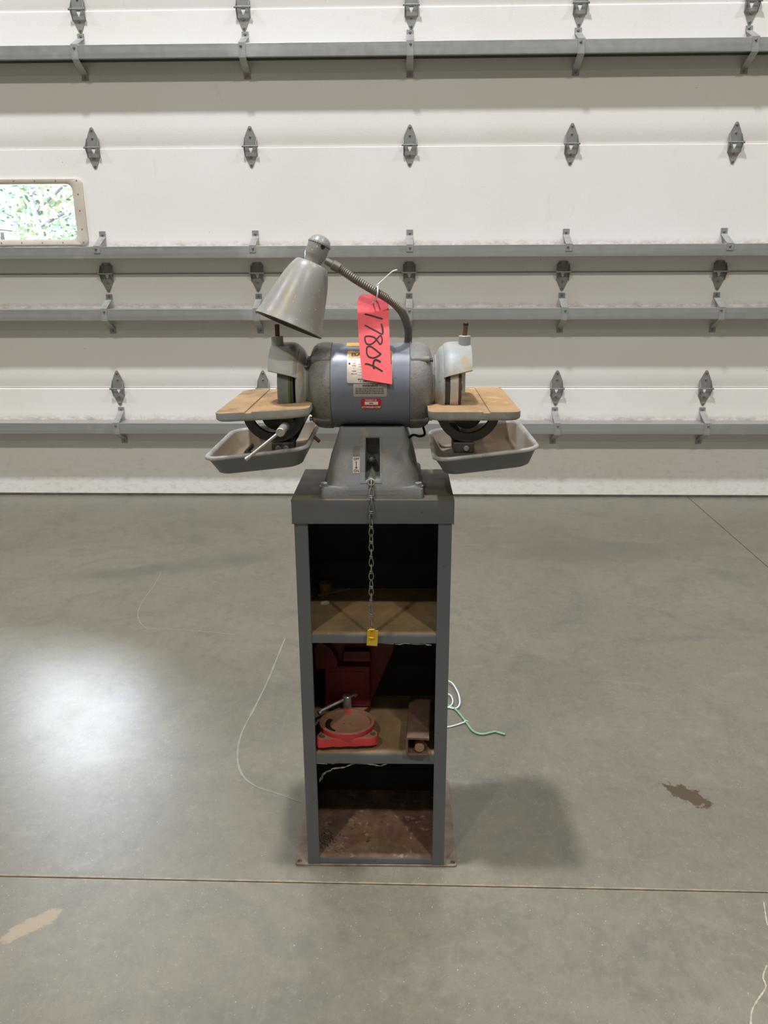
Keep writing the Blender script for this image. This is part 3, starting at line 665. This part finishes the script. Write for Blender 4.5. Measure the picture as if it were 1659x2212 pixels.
tl = table(-.2775, -.1105, -.1785, -.2235, -.2110, 1.0085, TL, (.045, .018)); tr_ = table(.2632, .1003, .1637, .1962, .2086, 1.0080, TR, (.016, .014))
def trunnion(tb, cu, T, zc, ro, ri, ztop, lean=1):
    b = MB(); off = None
    for v0, v1 in ((.0, .013), (.195, .208)):
        a0 = math.degrees(math.asin((zc-ztop)/ro)); A = arc2(cu, zc, ro, 180+a0, 360-a0, 24); a1 = math.degrees(math.asin((zc-ztop)/ri)); B = arc2(cu, zc, ri, 360-a1, 180+a1, 24)
        L = A; K = B[::-1]
        for i in range(24):
            b.loft([[(L[i][0], v, L[i][1]) for v in (v0, v1)]+[(K[i][0], v, K[i][1]) for v in (v1, v0)], [(L[i+1][0], v, L[i+1][1]) for v in (v0, v1)]+[(K[i+1][0], v, K[i+1][1]) for v in (v1, v0)]], cap0=i == 0, cap1=i == 23)
    # ribbed underside: cross bar and round boss under the table
    b.prism(arc2(cu, ztop+.001, .026, 180, 360, 20), .02, .19, f=lambda a, q, y: (a, y, q))
    b2 = MB(); b2.v = [tuple(T @ Vector(p)) for p in b.v]; b2.f = b.f; b2.m = b.m
    o = b2.build('trunnion', 'dark', gr, smooth=40); return o
trunnion(tl, -.177, TL, 1.003, .057, .0415, .9895); trunnion(tr_, .173, TR, 1.005, .057, .0418, .9925)
for cu, s in ((-.164, -1), (.166, 1)):
    b = MB(); b.box(cu-.019, cu+.019, -.004, .05, .9275, .9465); b.prism([(cu-.017, .944), (cu+.017, .944), (cu+.012, .957), (cu-.012, .957)], .014, .04, f=lambda a, q, y: (a, y, q))
    b.prism([(cu-.014, .930), (cu+.014, .930), (s*.141+.012, .972), (s*.141-.012, .972)], .085, .125, f=lambda a, q, y: (a, y, q)); b.box(cu-.014, cu+.014, .04, .13, .930, .946)
    br = b.build('support_arm', 'dark', gr, smooth=0, bevel=.002)
    b = MB(); b.loft([[(x, y, z) for x, z in rrect(cu-.016, cu+.016, .930, .9435, .004)] for y in (-.007, -.0035)]); sp = b.build('slotted_clamp', 'dark', gr, smooth=30)
    for dx in ((-.006, .008) if s < 0 else (.004,)):
        b = MB(); b.cyl((cu+dx, -.007, .937), (cu+dx, -.010, .937), .0052, 14, bev=.001); b.build('clamp_bolt', 'bolt', gr)
# lock handle, left
b = MB(); b.cyl((-.1515, -.012, .9835), (-.1515, .0, .9835), .0135, 20, bev=.002).cyl((-.1515, 0, .9835), (-.1515, .05, .9835), .0120, 20); b.build('handle_sleeve', 'dark', gr)
b = MB(); b.cyl((-.1575, -.058, .9765), (-.1545, -.012, .9795), .0080, 22, bev=.0012); lh = b.build('lock_handle', 'chrome', gr)
b = MB(); d0 = Vector((-.152, -.043, .981)); d1 = Vector((-.2175, -.066, .9310)); dd = (d1-d0).normalized(); b.cyl(d0, d1, .0030, 12); b.cyl(d1-dd*.007, d1+dd*.002, .0040, 12, bev=.0008); b.build('slide_bar', 'chrome', gr)
# drip pans
def pan(cu, zr, T, name='drip_pan', front=-.03, back=.245, hw=.097):
    def L(ins, z, r): return [(x, y, z) for x, y in rrect(cu-hw+ins, cu+hw-ins, front+ins, back-ins, r, 6)]
    b = MB()
    out = [L(.027, zr-.037, .022), L(.023, zr-.0365, .024), L(.0185, zr-.034, .026), L(.006, zr-.007, .030), L(.003, zr-.006, .031)]
    rim = [L(.003, zr-.006, .031), L(.0002, zr-.004, .032), L(0, zr-.001, .032), L(.0015, zr+.0015, .032), L(.0045, zr+.002, .030), L(.008, zr, .028), L(.0095, zr-.003, .027)]
    inn = [L(.0095, zr-.003, .027), L(.0215, zr-.030, .022), L(.0255, zr-.033, .020), L(.032, zr-.034, .018)]
    b.loft(out, 1, cap0=True, cap1=False, M4=T); b.loft(rim, 2, False, False, M4=T); b.loft(inn, 0, False, True, M4=T)
    return b.build(name, ['pan_in', 'pan_out', 'pan_rim'], gr, smooth=50)
PL = xf((-.2105, .1, .932), roll=-math.radians(6.4)); PR = xf((.2055, .1, .9315), roll=-math.radians(6.8))
pan(-.2105, .932, PL); pan(.2055, .9315, PR)
# rough hidden tube by the left pan
b = MB(); b.cyl((-.112, .06, .9445), (-.1015, .06, .9345), .0033, 10); b.build('pan_screw', 'brass', gr)

# ================================================================== lamp on gooseneck
lampo = thing('task_lamp', 'grey bell shaded gooseneck lamp fixed behind the motor', 'lamp', (.0636, .203, 1.06))
ax = Vector((-.375, -.165, -.911)).normalized(); rim = Vector((-.1512, .06, 1.150)); top = rim-ax*.116
b = MB()
pr_o = [(0, .0165), (.0005, .0280), (.0022, .0302), (.012, .0352), (.029, .0415), (.050, .0468), (.064, .0502), (.078, .0533), (.099, .0585), (.110, .0612), (.1135, .0630), (.1155, .0636), (.1165, .0626)]
pr_i = [(.1165, .0626), (.1150, .0612), (.108, .0590), (.078, .0518), (.050, .0453), (.012, .0337), (.004, .0285), (.004, .0)]
b.lathe(pr_o+pr_i[1:], top, ax, 56, mats=[0]*(len(pr_o)-1)+[1]*(len(pr_i)-1)); b.build('lamp_shade', ['lamp', 'lamp_in'], lampo, smooth=40)
b = MB(); b.lathe([(.004, 0), (.004, .0165), (-.004, .0165), (-.0085, .0172), (-.013, .0192), (-.016, .0200), (-.034, .0200), (-.034, .017)], top, ax, 36); so = b.build('socket_housing', 'lamp', lampo)
b = MB(); b.lathe([(-.0345, .0), (-.0345, .0208), (-.038, .0208), (-.0395, .0198), (-.045, .0175), (-.0495, .0125), (-.0518, .006), (-.0523, 0)], top, ax, 36)
for k in range(30):
    a = 2*math.pi*k/30; x = ax.cross(Vector((0, 1, 0))).normalized(); y = ax.cross(x); p = top-ax*.0362+(x*math.cos(a)+y*math.sin(a))*.0208; b.lathe([(-.0008, 0), (0, .0009), (.0008, 0)], p, ax, 6)
b.build('socket_cap', 'lamp', lampo)
side_ = (Vector((1, -.35, 0))-ax*Vector((1, -.35, 0)).dot(ax)).normalized()
b = MB(); p = top-ax*.030; 
fv = Vector((.55, -1, 0)); fv = (fv-ax*fv.dot(ax)).normalized(); p0 = top-ax*.0318+fv*.0185; b.cyl(p0, p0+fv*.0019, .0042, 14); b.build('switch_hole', 'black', so)
A = [(-.0702, .061, 1.2546), (-.0576, .061, 1.2475), (-.0291, .061, 1.2285), (.0045, .063, 1.2086), (.0317, .068, 1.1931), (.0527, .085, 1.1729), (.0643, .125, 1.1446), (.0669, .175, 1.1192), (.0655, .203, 1.1000), (.0645, .206, 1.080)]
b = MB(); b.cyl((-.0815, .0625, 1.2605), A[0], .0062, 16); b.cyl(A[0], Vector(A[1])+Vector((.001, 0, -.0006)), .0088, 18, bev=.0015); b.build('arm_collar', 'goose', lampo)
P = smoothpath(A[1:], 20); fine = [P[0]]; 
for i in range(1, len(P)): fine.append(P[i])
rs = [.0072+(.0007 if i % 2 else -.0006) for i in range(len(fine))]
b = MB(); b.tube(fine, rs, 14); b.build('gooseneck_arm', 'goose', lampo, smooth=60)
b = MB(); b.box(.052, .077, .1915, .214, 1.052, 1.082); b.box(.046, .083, .1895, .193, 1.02, 1.106); b.cyl((.064, .203, 1.080), (.064, .203, 1.096), .0105, 18); b.build('mounting_bracket', 'dark', lampo, smooth=30, bevel=.0015)

# ================================================================== hang tag with zip tie
TO = Vector((.003, .0783, 1.1857)); E1 = Vector((1, 0, 0)); E2 = Vector((0, .3759, .9267)); E3 = Vector((0, -.9267, .3759))
ht = thing('hang_tag', 'bright pink-red card tag reading 17804 hung from lamp arm', 'tag', tuple(TO))
TP = [(-.0305, .0082), (-.0242, .0182), (-.0049, .0160), (.0109, .0150), (.0195, .0140), (.0262, .0020), (.0268, -.0051), (.0277, -.0499), (.0300, -.0994), (.0340, -.1492), (.0066, -.1443), (-.0200, -.1390), (-.0248, -.0993), (-.0284, -.0497), (-.0301, -.0124)]
def tp(a, q, e=0.): return tuple(TO+E1*a+E2*q+E3*(e+.0035*math.sin(max(0, -q)*21)+(.002*a/.03 if q < -.05 else 0)))
b = MB(); rows = []
def edge_at(q, side):
    L = [(-.0300, .0182), (-.0242, .0182)] if 0 else None
    left = [(.0182, -.0242), (.0082, -.0305), (-.0124, -.0301), (-.0497, -.0284), (-.0993, -.0248), (-.1390, -.0200), (-.1492, -.0188)]
    right = [(.0182, .0185), (.0140, .0195), (.0020, .0262), (-.0499, .0277), (-.0994, .0300), (-.1492, .0340)]
    T = left if side < 0 else right
    for (a, p), (e, r) in zip(T, T[1:]):
        if e <= q <= a: return p+(r-p)*(a-q)/(a-e)
    return T[-1][1]
NQ = 22; qs = [.0182-(.0182+.139)*k/NQ for k in range(NQ+1)]; vs = []; fs = []
for k, q in enumerate(qs):
    l, r_ = edge_at(q, -1), edge_at(q, 1)
    for j in range(7):
        a = l+(r_-l)*j/6; qq = q-(.0102*((a+.02)/.054) if k == NQ else 0); vs.append(tp(a, qq, 0)); vs.append(tp(a, qq, -.0004))
for k in range(NQ):
    for j in range(6):
        i = (k*7+j)*2; n = i+14; fs += [(i, i+2, n+2, n), (i+1, n+1, n+3, i+3)]
    i = k*14; fs += [(i, i+14, i+15, i+1), (i+12, i+13, i+27, i+26)]
for j in range(6): fs += [(2*j, 2*j+1, 2*j+3, 2*j+2), (NQ*14+2*j, NQ*14+2*j+2, NQ*14+2*j+3, NQ*14+2*j+1)]
b.add(vs, fs); b.build('card', 'tag', ht, smooth=60)
STK = [[(-.017, -.0189), (-.006, -.0218), (.0062, -.0256), (.0159, -.0285)],
 [(-.0166, -.0401), (-.0083, -.0446), (.0038, -.0511), (.0142, -.057), (.016, -.0548), (.0162, -.0499), (.015, -.0436), (.0133, -.0374)],
 [(.0112, -.0765), (.0075, -.0709), (.0015, -.0635), (-.0046, -.061), (-.0119, -.0603), (-.0161, -.0622), (-.0158, -.0684), (-.0131, -.074), (-.0082, -.0758), (-.0034, -.0746), (.0027, -.0697), (.0075, -.0635), (.0118, -.0598), (.0142, -.0635), (.0151, -.0685), (.0139, -.0734), (.0118, -.0765)],
 [(.0137, -.0944), (.0088, -.0907), (.0015, -.0845), (-.0045, -.0802), (-.0094, -.0793), (-.0124, -.0814), (-.013, -.0882), (-.0118, -.0944), (-.0081, -.0987), (-.002, -.1006), (.004, -.0993), (.0088, -.0969), (.0131, -.0932)],
 [(.0125, -.1086), (.0077, -.1055), (.0028, -.1043), (.0002, -.1067), (-.0008, -.1117), (-.0005, -.1166), (.0011, -.1203)],
 [(-.0163, -.1116), (-.0117, -.1113), (-.0056, -.1135), (.0017, -.1166), (.0089, -.1209), (.0162, -.1255)]]
b = MB()
for i, st in enumerate(STK):
    v2, f2 = stroke2d(st, .0024 if i in (1, 2, 3, 5) else .003); b.add([tp(a, q, .0005+.00003*i) for a, q in v2], f2)
b.build('handwritten_number', 'ink', ht, smooth=0)
b = MB(); b.tube(smoothpath([(.0014, .0765, 1.1881), (.0059, .066, 1.1933), (.0096, .0535, 1.2017), (.0105, .0525, 1.2096), (.0100, .058, 1.2180)]), .0015, 8)
b.tube(smoothpath([(.0014, .0765, 1.1881), (.0030, .083, 1.1900), (.0060, .0800, 1.2000), (.0075, .0760, 1.2140), (.0095, .0640, 1.2190)]), .0012, 8)
b.box(.0070, .0128, .0560, .0620, 1.2160, 1.2208); b.tube(smoothpath([(.0100, .059, 1.2195), (.0195, .060, 1.2276), (.0360, .058, 1.2417), (.0450, .057, 1.2447)]), [.0013]*25, 6)
b.build('zip_tie', 'zip', ht, smooth=50)

# ================================================================== pull chain with yellow end tag
ch = thing('pull_chain', 'twisted wire pull chain with yellow end tag hanging from the switch', 'chain', (-.003, -.006, .58))
def linkmb(knot):
    mb = MB(); P = []
    for k in range(24):
        a = 2*math.pi*k/24; P.append((.0041*math.sin(a)*(1-.25*math.cos(a)), 0, .0092*math.cos(a)))
    mb.tube(P, .00105, 6, closed=True)
    if knot:
        for dz in (-.0016, .0016): mb.tube([(.0046*math.cos(q)*1.0, .0026*math.sin(q), -.0066+dz) for q in [2*math.pi*i/10 for i in range(10)]], .0009, 5, closed=True)
    return mb
LP = smoothpath([(-.0026, .0045, .8650), (-.0024, -.002, .8500), (-.0024, -.0058, .8330), (-.0030, -.0065, .7800), (-.0035, -.0065, .7000), (-.0045, -.0065, .6200), (-.0048, -.0065, .5850)], 30)
acc = 0; nxt = 0; idx = 0; LM = [linkmb(False).build('link', 'chain', ch, off=(0, 0, 0)), linkmb(True).build('link', 'chain', ch, off=(0, 0, 0))]; LM2 = [o.data for o in LM]
for i in range(1, len(LP)):
    d = (LP[i]-LP[i-1]); acc += d.length
    if acc >= nxt:
        nxt += .0148
        o = LM[idx] if idx < 2 else bpy.data.objects.new('link', LM2[idx % 2])
        if idx >= 2: COL.objects.link(o); o.parent = ch
        dn = -d.normalized(); rot = dn.to_track_quat('Z', 'Y').to_matrix().to_4x4()
        o.matrix_local = Matrix.Translation(LP[i]-Vector(ch['off'])) @ rot @ Matrix.Rotation(math.radians((28 if idx % 2 else 100)+random.uniform(-22, 22)), 4, 'Z'); idx += 1
b = MB(); Ty = Matrix.Translation((-.0025, -.0075, .559)) @ Matrix.Rotation(math.radians(3.5), 4, 'Y') @ Matrix.Rotation(math.radians(4), 4, 'X'); b.box(-.0105, .0105, -.0008, .0008, -.0185, .0165, M4=Ty); b.build('end_tag', 'yellow', ch, smooth=0, bevel=.0004, bseg=1)
b = MB(); b.tube([(-.0032+.0038*math.cos(a), -.0100-.0006*math.sin(a), .5685+.010*math.sin(a)) for a in [2*math.pi*k/20 for k in range(20)]], .0012, 7, closed=True); b.tube([(-.0032+.0042*math.cos(a), -.0098+.002*math.sin(a), .5775) for a in [2*math.pi*k/12 for k in range(12)]], .0014, 6, closed=True); b.tube([(-.0032+.0042*math.cos(a), -.0098+.002*math.sin(a), .5600) for a in [2*math.pi*k/12 for k in range(12)]], .0014, 6, closed=True); b.build('tag_link', 'yellow', ch)

# ================================================================== things on the stand
# bent rod in left pan
pk = PL @ Vector((-.243, .078, .938-.0275)); kd = PL.to_3x3()
def pp(u, v, h): return PL @ Vector((u, v, .898+h))
b = MB(); b.tube([pp(-.2620, .205, .0035), pp(-.2625, .18, .0035), pp(-.2635, .150, .0033), pp(-.2635, .141, .0033), pp(-.2590, .134, .0033), pp(-.2510, .126, .0033)], .0034, 10)
single(b, 'bent_rod', 'black', 'small bent dark metal rod lying in the left drip pan', 'rod', tuple(pp(-.26, .15, 0)))
# grinding grit in the right pan
rg = random.Random(21); b = MB()
for k in range(90):
    x, y = .205+rg.gauss(0, .016), .045+abs(rg.gauss(0, .022)); p = PR @ Vector((x, y, .9315-.0338)); r_ = rg.uniform(.0005, .0014); a = rg.uniform(0, 6.3)
    c_, s_ = math.cos(a)*r_, math.sin(a)*r_; b.loft([[p+Vector((c_*1.6, s_*1.6, 0)), p+Vector((-s_, c_, 0)), p+Vector((-c_*1.6, -s_*1.6, 0)), p+Vector((s_, -c_, 0))], [p+Vector((c_, s_, r_)), p+Vector((-s_*.6, c_*.6, r_)), p+Vector((-c_, -s_, r_)), p+Vector((s_*.6, -c_*.6, r_))]])
o = single(b, 'grinding_grit', 'rust_steel', 'scatter of dark grinding grit on the floor of the right drip pan', 'grit', tuple(PR @ Vector((.205, .05, .8977))), smooth=0); o['kind'] = 'stuff'
# vise base on lower shelf
vb = thing('vise_swivel_base', 'round dusty red vise swivel base with corner lugs on the middle shelf', 'vise', (-.066, .054, .2895))
Z0 = .2897
def lug(cx_, cy_, r): return circle(cx_, cy_, r, 18)
TV = Matrix.Translation((0, .12, Z0+.001)) @ Matrix.Rotation(-math.radians(5), 4, 'X') @ Matrix.Translation((0, -.12, -Z0))
VC = .0645
b = MB()
foot = [(-.1345, .010), (-.129, .002), (-.114, .0015), (-.098, .006), (-.080, .005), (-.062, .008), (-.045, .007), (-.030, .010), (-.015, .010), (-.002, .013), (.0065, .020), (.0065, .034), (-.002, .046), (-.010, .060), (-.010, .090), (-.006, .104), (-.012, .116), (-.026, .120), (-.050, .118), (-.080, .118), (-.108, .118), (-.124, .118), (-.134, .112), (-.136, .098), (-.128, .084), (-.126, .058), (-.130, .034), (-.136, .020)]
foot = [(.0065-(.0065-x)*.912, y if y < .05 else .05+(y-.05)*.8) for x, y in foot]
b.loft([[(x, y, Z0) for x, y in foot], [(x, y, Z0+.0145) for x, y in foot], [(-.062+(x+.062)*.97, .06+(y-.06)*.975, Z0+.0175) for x, y in foot]], 0, M4=TV)
b.lathe([(0, .0), (0, .055), (.016, .0588), (.0255, .0600), (.028, .0592), (.0285, .0582), (.0285, .0525), (.0272, .0515), (.022, .0505), (.020, .045), (.0205, .012), (.0205, .0085), (.006, .0085), (.006, 0)], (-.0615, VC, Z0), (0, 0, 1), 48, mats=[0, 0, 0, 0, 0, 1, 1, 1, 1, 1, 1, 1, 1], M4=TV)
o = b.build('base_casting', ['red', 'red_dust'], vb, smooth=40)
for p in o.data.polygons:
    if p.normal.z > .8: p.material_index = 1
for x, y in ((-.1105, .0165), (-.0050, .0285), (-.1150, .096)):
    b = MB(); b.cyl((x, y, Z0+.0150), (x, y, Z0+.0182), .0062, 16, M4=TV); b.build('bolt_hole', 'rust_steel', vb)
b = MB(); b.prism(arc2(-.0615, VC, .047, 150, 232, 12)+arc2(-.0615, VC, .036, 232, 150, 12), Z0+.0195, Z0+.0212, M4=TV); b.build('clamp_slot', 'black', vb, smooth=0)
# vise body behind
vy = thing('bench_vise', 'red bench vise body standing at the back of the middle shelf', 'vise', (-.062, .17, .2895))
b = MB(); b.lathe([(0, 0), (0, .047), (.002, .0488), (.012, .0496), (.014, .0485), (.014, 0)], (-.0615, .1768, Z0), (0, 0, 1), 48, mats=[0, 0, 0, 0, 1]); b.build('swivel_disc', ['shaded_red', 'red_dust'], vy)
b = MB()
b.prism([(-.113, Z0+.012), (-.012, Z0+.012), (.004, .345), (.040, .435), (.040, .455), (-.113, .455)], .178, .224, f=lambda a, q, y: (a, y, q))
b.build('column', 'shaded_red', vy, smooth=20, bevel=.004)
b = MB(); b.loft([[(x, y, z) for x, z in rrect(-.116+i, -.014-i, .306+i, .407-i, .004)] for y, i in ((.18, 0), (.152, 0), (.149, .003))]); b.loft([[(x, y, z) for x, z in rrect(-.106, -.024, .318, .396, .004)] for y in (.151, .1475)]); b.build('front_plate', 'shaded_red', vy, smooth=30)
b = MB(); b.prism([(-.075, .414), (-.012, .414), (-.014, .440), (-.073, .440)], .160, .19, f=lambda a, q, y: (a, y, q)); b.prism([(-.135, .40), (-.09, .40), (-.085, .42), (-.10, .452), (-.125, .47), (-.138, .45)], .15, .19, f=lambda a, q, y: (a, y, q)); b.build('jaw', 'shaded_red', vy, smooth=20, bevel=.002)
b = MB(); b.cyl((-.066, .140, Z0+.013), (-.066, .140, .3420), .0102, 24, bev=.0015); th_ = b.build('clamp_screw', 'chrome', vy)
b = MB(); b.cyl((-.1235, .103, .3235), (-.0485, .153, .3375), .0038, 12); b.cyl((-.126, .0963, .323), (-.1205, .100, .324), .0052, 12, bev=.001); b.cyl((-.051, .148, .337), (-.0455, .152, .338), .0052, 12, bev=.001); b.build('tommy_bar', 'chrome', vy)
# rusty channel
cn = thing('steel_channel', 'rusty square steel channel with bolt inside on middle shelf right side', 'channel', (.092, .07, .2895))
T = Matrix.Translation((.0875, -.008, Z0)) @ Matrix.Rotation(-math.radians(3.4), 4, 'Z')
b = MB(); sec = [(.024, .0385), (.0235, .0415), (.021, .043), (-.018, .043), (-.022, .0415), (-.0235, .038), (-.0235, .004), (-.022, .001), (-.019, 0), (.020, 0), (.020, .0042), (-.0175, .0042), (-.0192, .006), (-.0192, .036), (-.0178, .0386), (.018, .0386), (.020, .0372)]
b.prism([(x, z) for x, z in sec], 0, .158, f=lambda a, q, y: (a, y, q), M4=T); b.build('channel_body', 'rust_steel', cn, smooth=30)
b = MB(); b.cyl(tuple(T @ Vector((.004, .004, .0155))), tuple(T @ Vector((.004, .13, .0155))), .0098, 20, bev=.0015); b.build('inner_rod', 'red_dust', cn)
# bits on the upper shelf
b = MB(); b.prism([(-.117, .136), (-.106, .134), (-.099, .141), (-.101, .152), (-.108, .156), (-.118, .148)], .5636, .5644); single(b, 'paper_scrap', 'paper', 'small torn tan paper scrap on the upper shelf', 'paper', (-.108, .145, .5635), smooth=0)
b = MB(); b.cyl((-.128, .175, .5670), (-.060, .212, .5672), .0035, 6); single(b, 'thin_stick', 'shaded_yellow', 'thin yellowish stick lying at the back of upper shelf', 'stick', (-.094, .194, .5636))
b = MB(); b.lathe([(0, 0), (0, .014), (.002, .015), (.022, .015), (.024, .013), (.024, 0)], (-.113, .200, .5636), (0, 0, 1), 20); single(b, 'yellow_cap', 'shaded_yellow', 'round yellow cap at the dark back of upper shelf', 'cap', (-.113, .200, .5636))
# litter on the bottom shelf: counted as one handful
rl_ = random.Random(11); b = MB()
for k in range(70):
    x, y = -.128+abs(rl_.gauss(0, .018)), .055+rl_.gauss(0, .014); a = rl_.uniform(0, 6.3); L = rl_.uniform(.004, .013)
    if x < -.1445: x = -.144
    p = Vector((x, y, .0262)); d = Vector((math.cos(a), math.sin(a), rl_.uniform(0, .25)))*L
    b.tube([p, p+d*.5+Vector((0, 0, .001)), p+d], [.0006, .0009, .0004], 4)
o = single(b, 'leaf_litter', 'dark', 'small heap of dark dry litter at left of the bottom shelf', 'litter', (-.12, .055, .0257)); o['kind'] = 'stuff'
# cobwebs under the shelf edges
def web(pts, name, label, base):
    b = MB(); r = random.Random(len(pts))
    for a, e in zip(pts, pts[1:]):
        for k in range(3):
            j = lambda: Vector((r.uniform(-.002, .002), r.uniform(-.001, .002), r.uniform(-.0015, .0008)))
            A_, E_ = Vector(a)+j(), Vector(e)+j(); b.tube([A_, (A_+E_)/2+j(), E_], [.0003, r.uniform(.0003, .0011), .0003], 4)
    o = single(b, name, 'web', label, 'cobweb', base); o['kind'] = 'stuff'
web([(.012, .006, .5395), (.04, .006, .5385), (.06, .006, .540), (.075, .006, .538), (.098, .006, .5395), (.112, .006, .537)], 'cobweb', 'ragged cobweb along the underside of the upper shelf lip', (.06, .006, .539))
web([(-.118, .02, .205), (-.112, .016, .222), (-.104, .014, .2330), (-.092, .012, .242), (-.075, .01, .247), (-.062, .008, .251), (-.045, .007, .2595), (-.02, .006, .261), (.0, .006, .258), (.012, .006, .2555), (.024, .006, .2600)], 'cobweb', 'dusty cobweb strands below the middle shelf lip', (-.05, .006, .25))
web([(-.13, .006, .2607), (-.1, .006, .2600), (-.08, .006, .2607)], 'cobweb', 'short cobweb tuft at left end of middle shelf lip', (-.1, .006, .26))
# power wires on the floor behind the stand
b = MB(); b.tube(smoothpath([(.17, .80, .004), (.2121, .7742, .012), (.2300, .715, .014), (.2343, .6663, .010), (.228, .640, .006), (.2139, .633, .004), (.190, .645, .004), (.17, .66, .004)]), .0026, 8)
b.tube(smoothpath([(.165, .72, .004), (.205, .705, .008), (.213, .665, .008), (.200, .640, .004), (.175, .632, .004)]), .0024, 8)
b.tube(smoothpath([(.165, .535, .003), (.1941, .5385, .003), (.225, .552, .004), (.242, .5601, .0062)]), .0022, 8)
b.tube([(.2445+.006*math.cos(a), .5601, .004+.006*math.sin(a)) for a in [2*math.pi*k/10 for k in range(10)]], .0014, 5, closed=True)
single(b, 'white_wire', 'wire_white', 'white wire loops on the floor behind right of the stand', 'wire', (.2, .66, 0))
b = MB(); b.tube(smoothpath([(.19, .66, .0035), (.2202, .6255, .0035), (.2426, .5672, .0035), (.2583, .5208, .0035), (.2740, .505, .0035), (.2891, .503, .0035), (.3080, .510, .0035), (.3223, .5152, .0035), (.3310, .511, .0033), (.3485, .5015, .0033)], 6), .0033, 10)
single(b, 'green_wire', 'wire_green', 'green wire trailing across the floor right of the stand', 'wire', (.28, .52, 0))

# chalky residue lines and a filled crack on the slabs
def mark(pts, wd, name, m):
    b = MB(); P = smoothpath([(x, y, .0002) for x, y in pts], 8); n = len(P); r = random.Random(len(pts)); L = []
    for i, p in enumerate(P):
        d = (P[min(i+1, n-1)]-P[max(i-1, 0)]).normalized(); nn = Vector((-d.y, d.x, 0))*wd/2*r.uniform(.5, 1.2); L.append([tuple(p+nn), tuple(p-nn), tuple(p-nn+Vector((0, 0, .0003))), tuple(p+nn+Vector((0, 0, .0003)))])
    b.loft(L); b.build(name, m, floor, smooth=0)
mark([(-0.42, 2.449), (-0.425, 2.304), (-0.431, 2.15), (-0.444, 1.987), (-0.455, 1.866), (-0.445, 1.758), (-0.416, 1.678), (-0.371, 1.632), (-0.307, 1.602), (-0.246, 1.573)], 0.006, 'chalk_mark', 'chalk')
mark([(-1.049, 3.054), (-1.037, 2.913), (-1.031, 2.749), (-1.012, 2.642), (-0.974, 2.562), (-0.925, 2.505)], 0.003, 'chalk_mark', 'chalk')
mark([(-0.998, 2.519), (-0.876, 2.513), (-0.745, 2.501), (-0.604, 2.473)], 0.003, 'chalk_mark', 'chalk')
mark([(0.744, 1.282), (0.734, 1.252), (0.725, 1.223)], 0.003, 'crack_filler', 'chalk2')
mark([(0.683, 1.131), (0.665, 1.106), (0.66, 1.084), (0.634, 1.058), (0.614, 1.035), (0.6, 1.006)], 0.0032, 'crack_filler', 'chalk2')
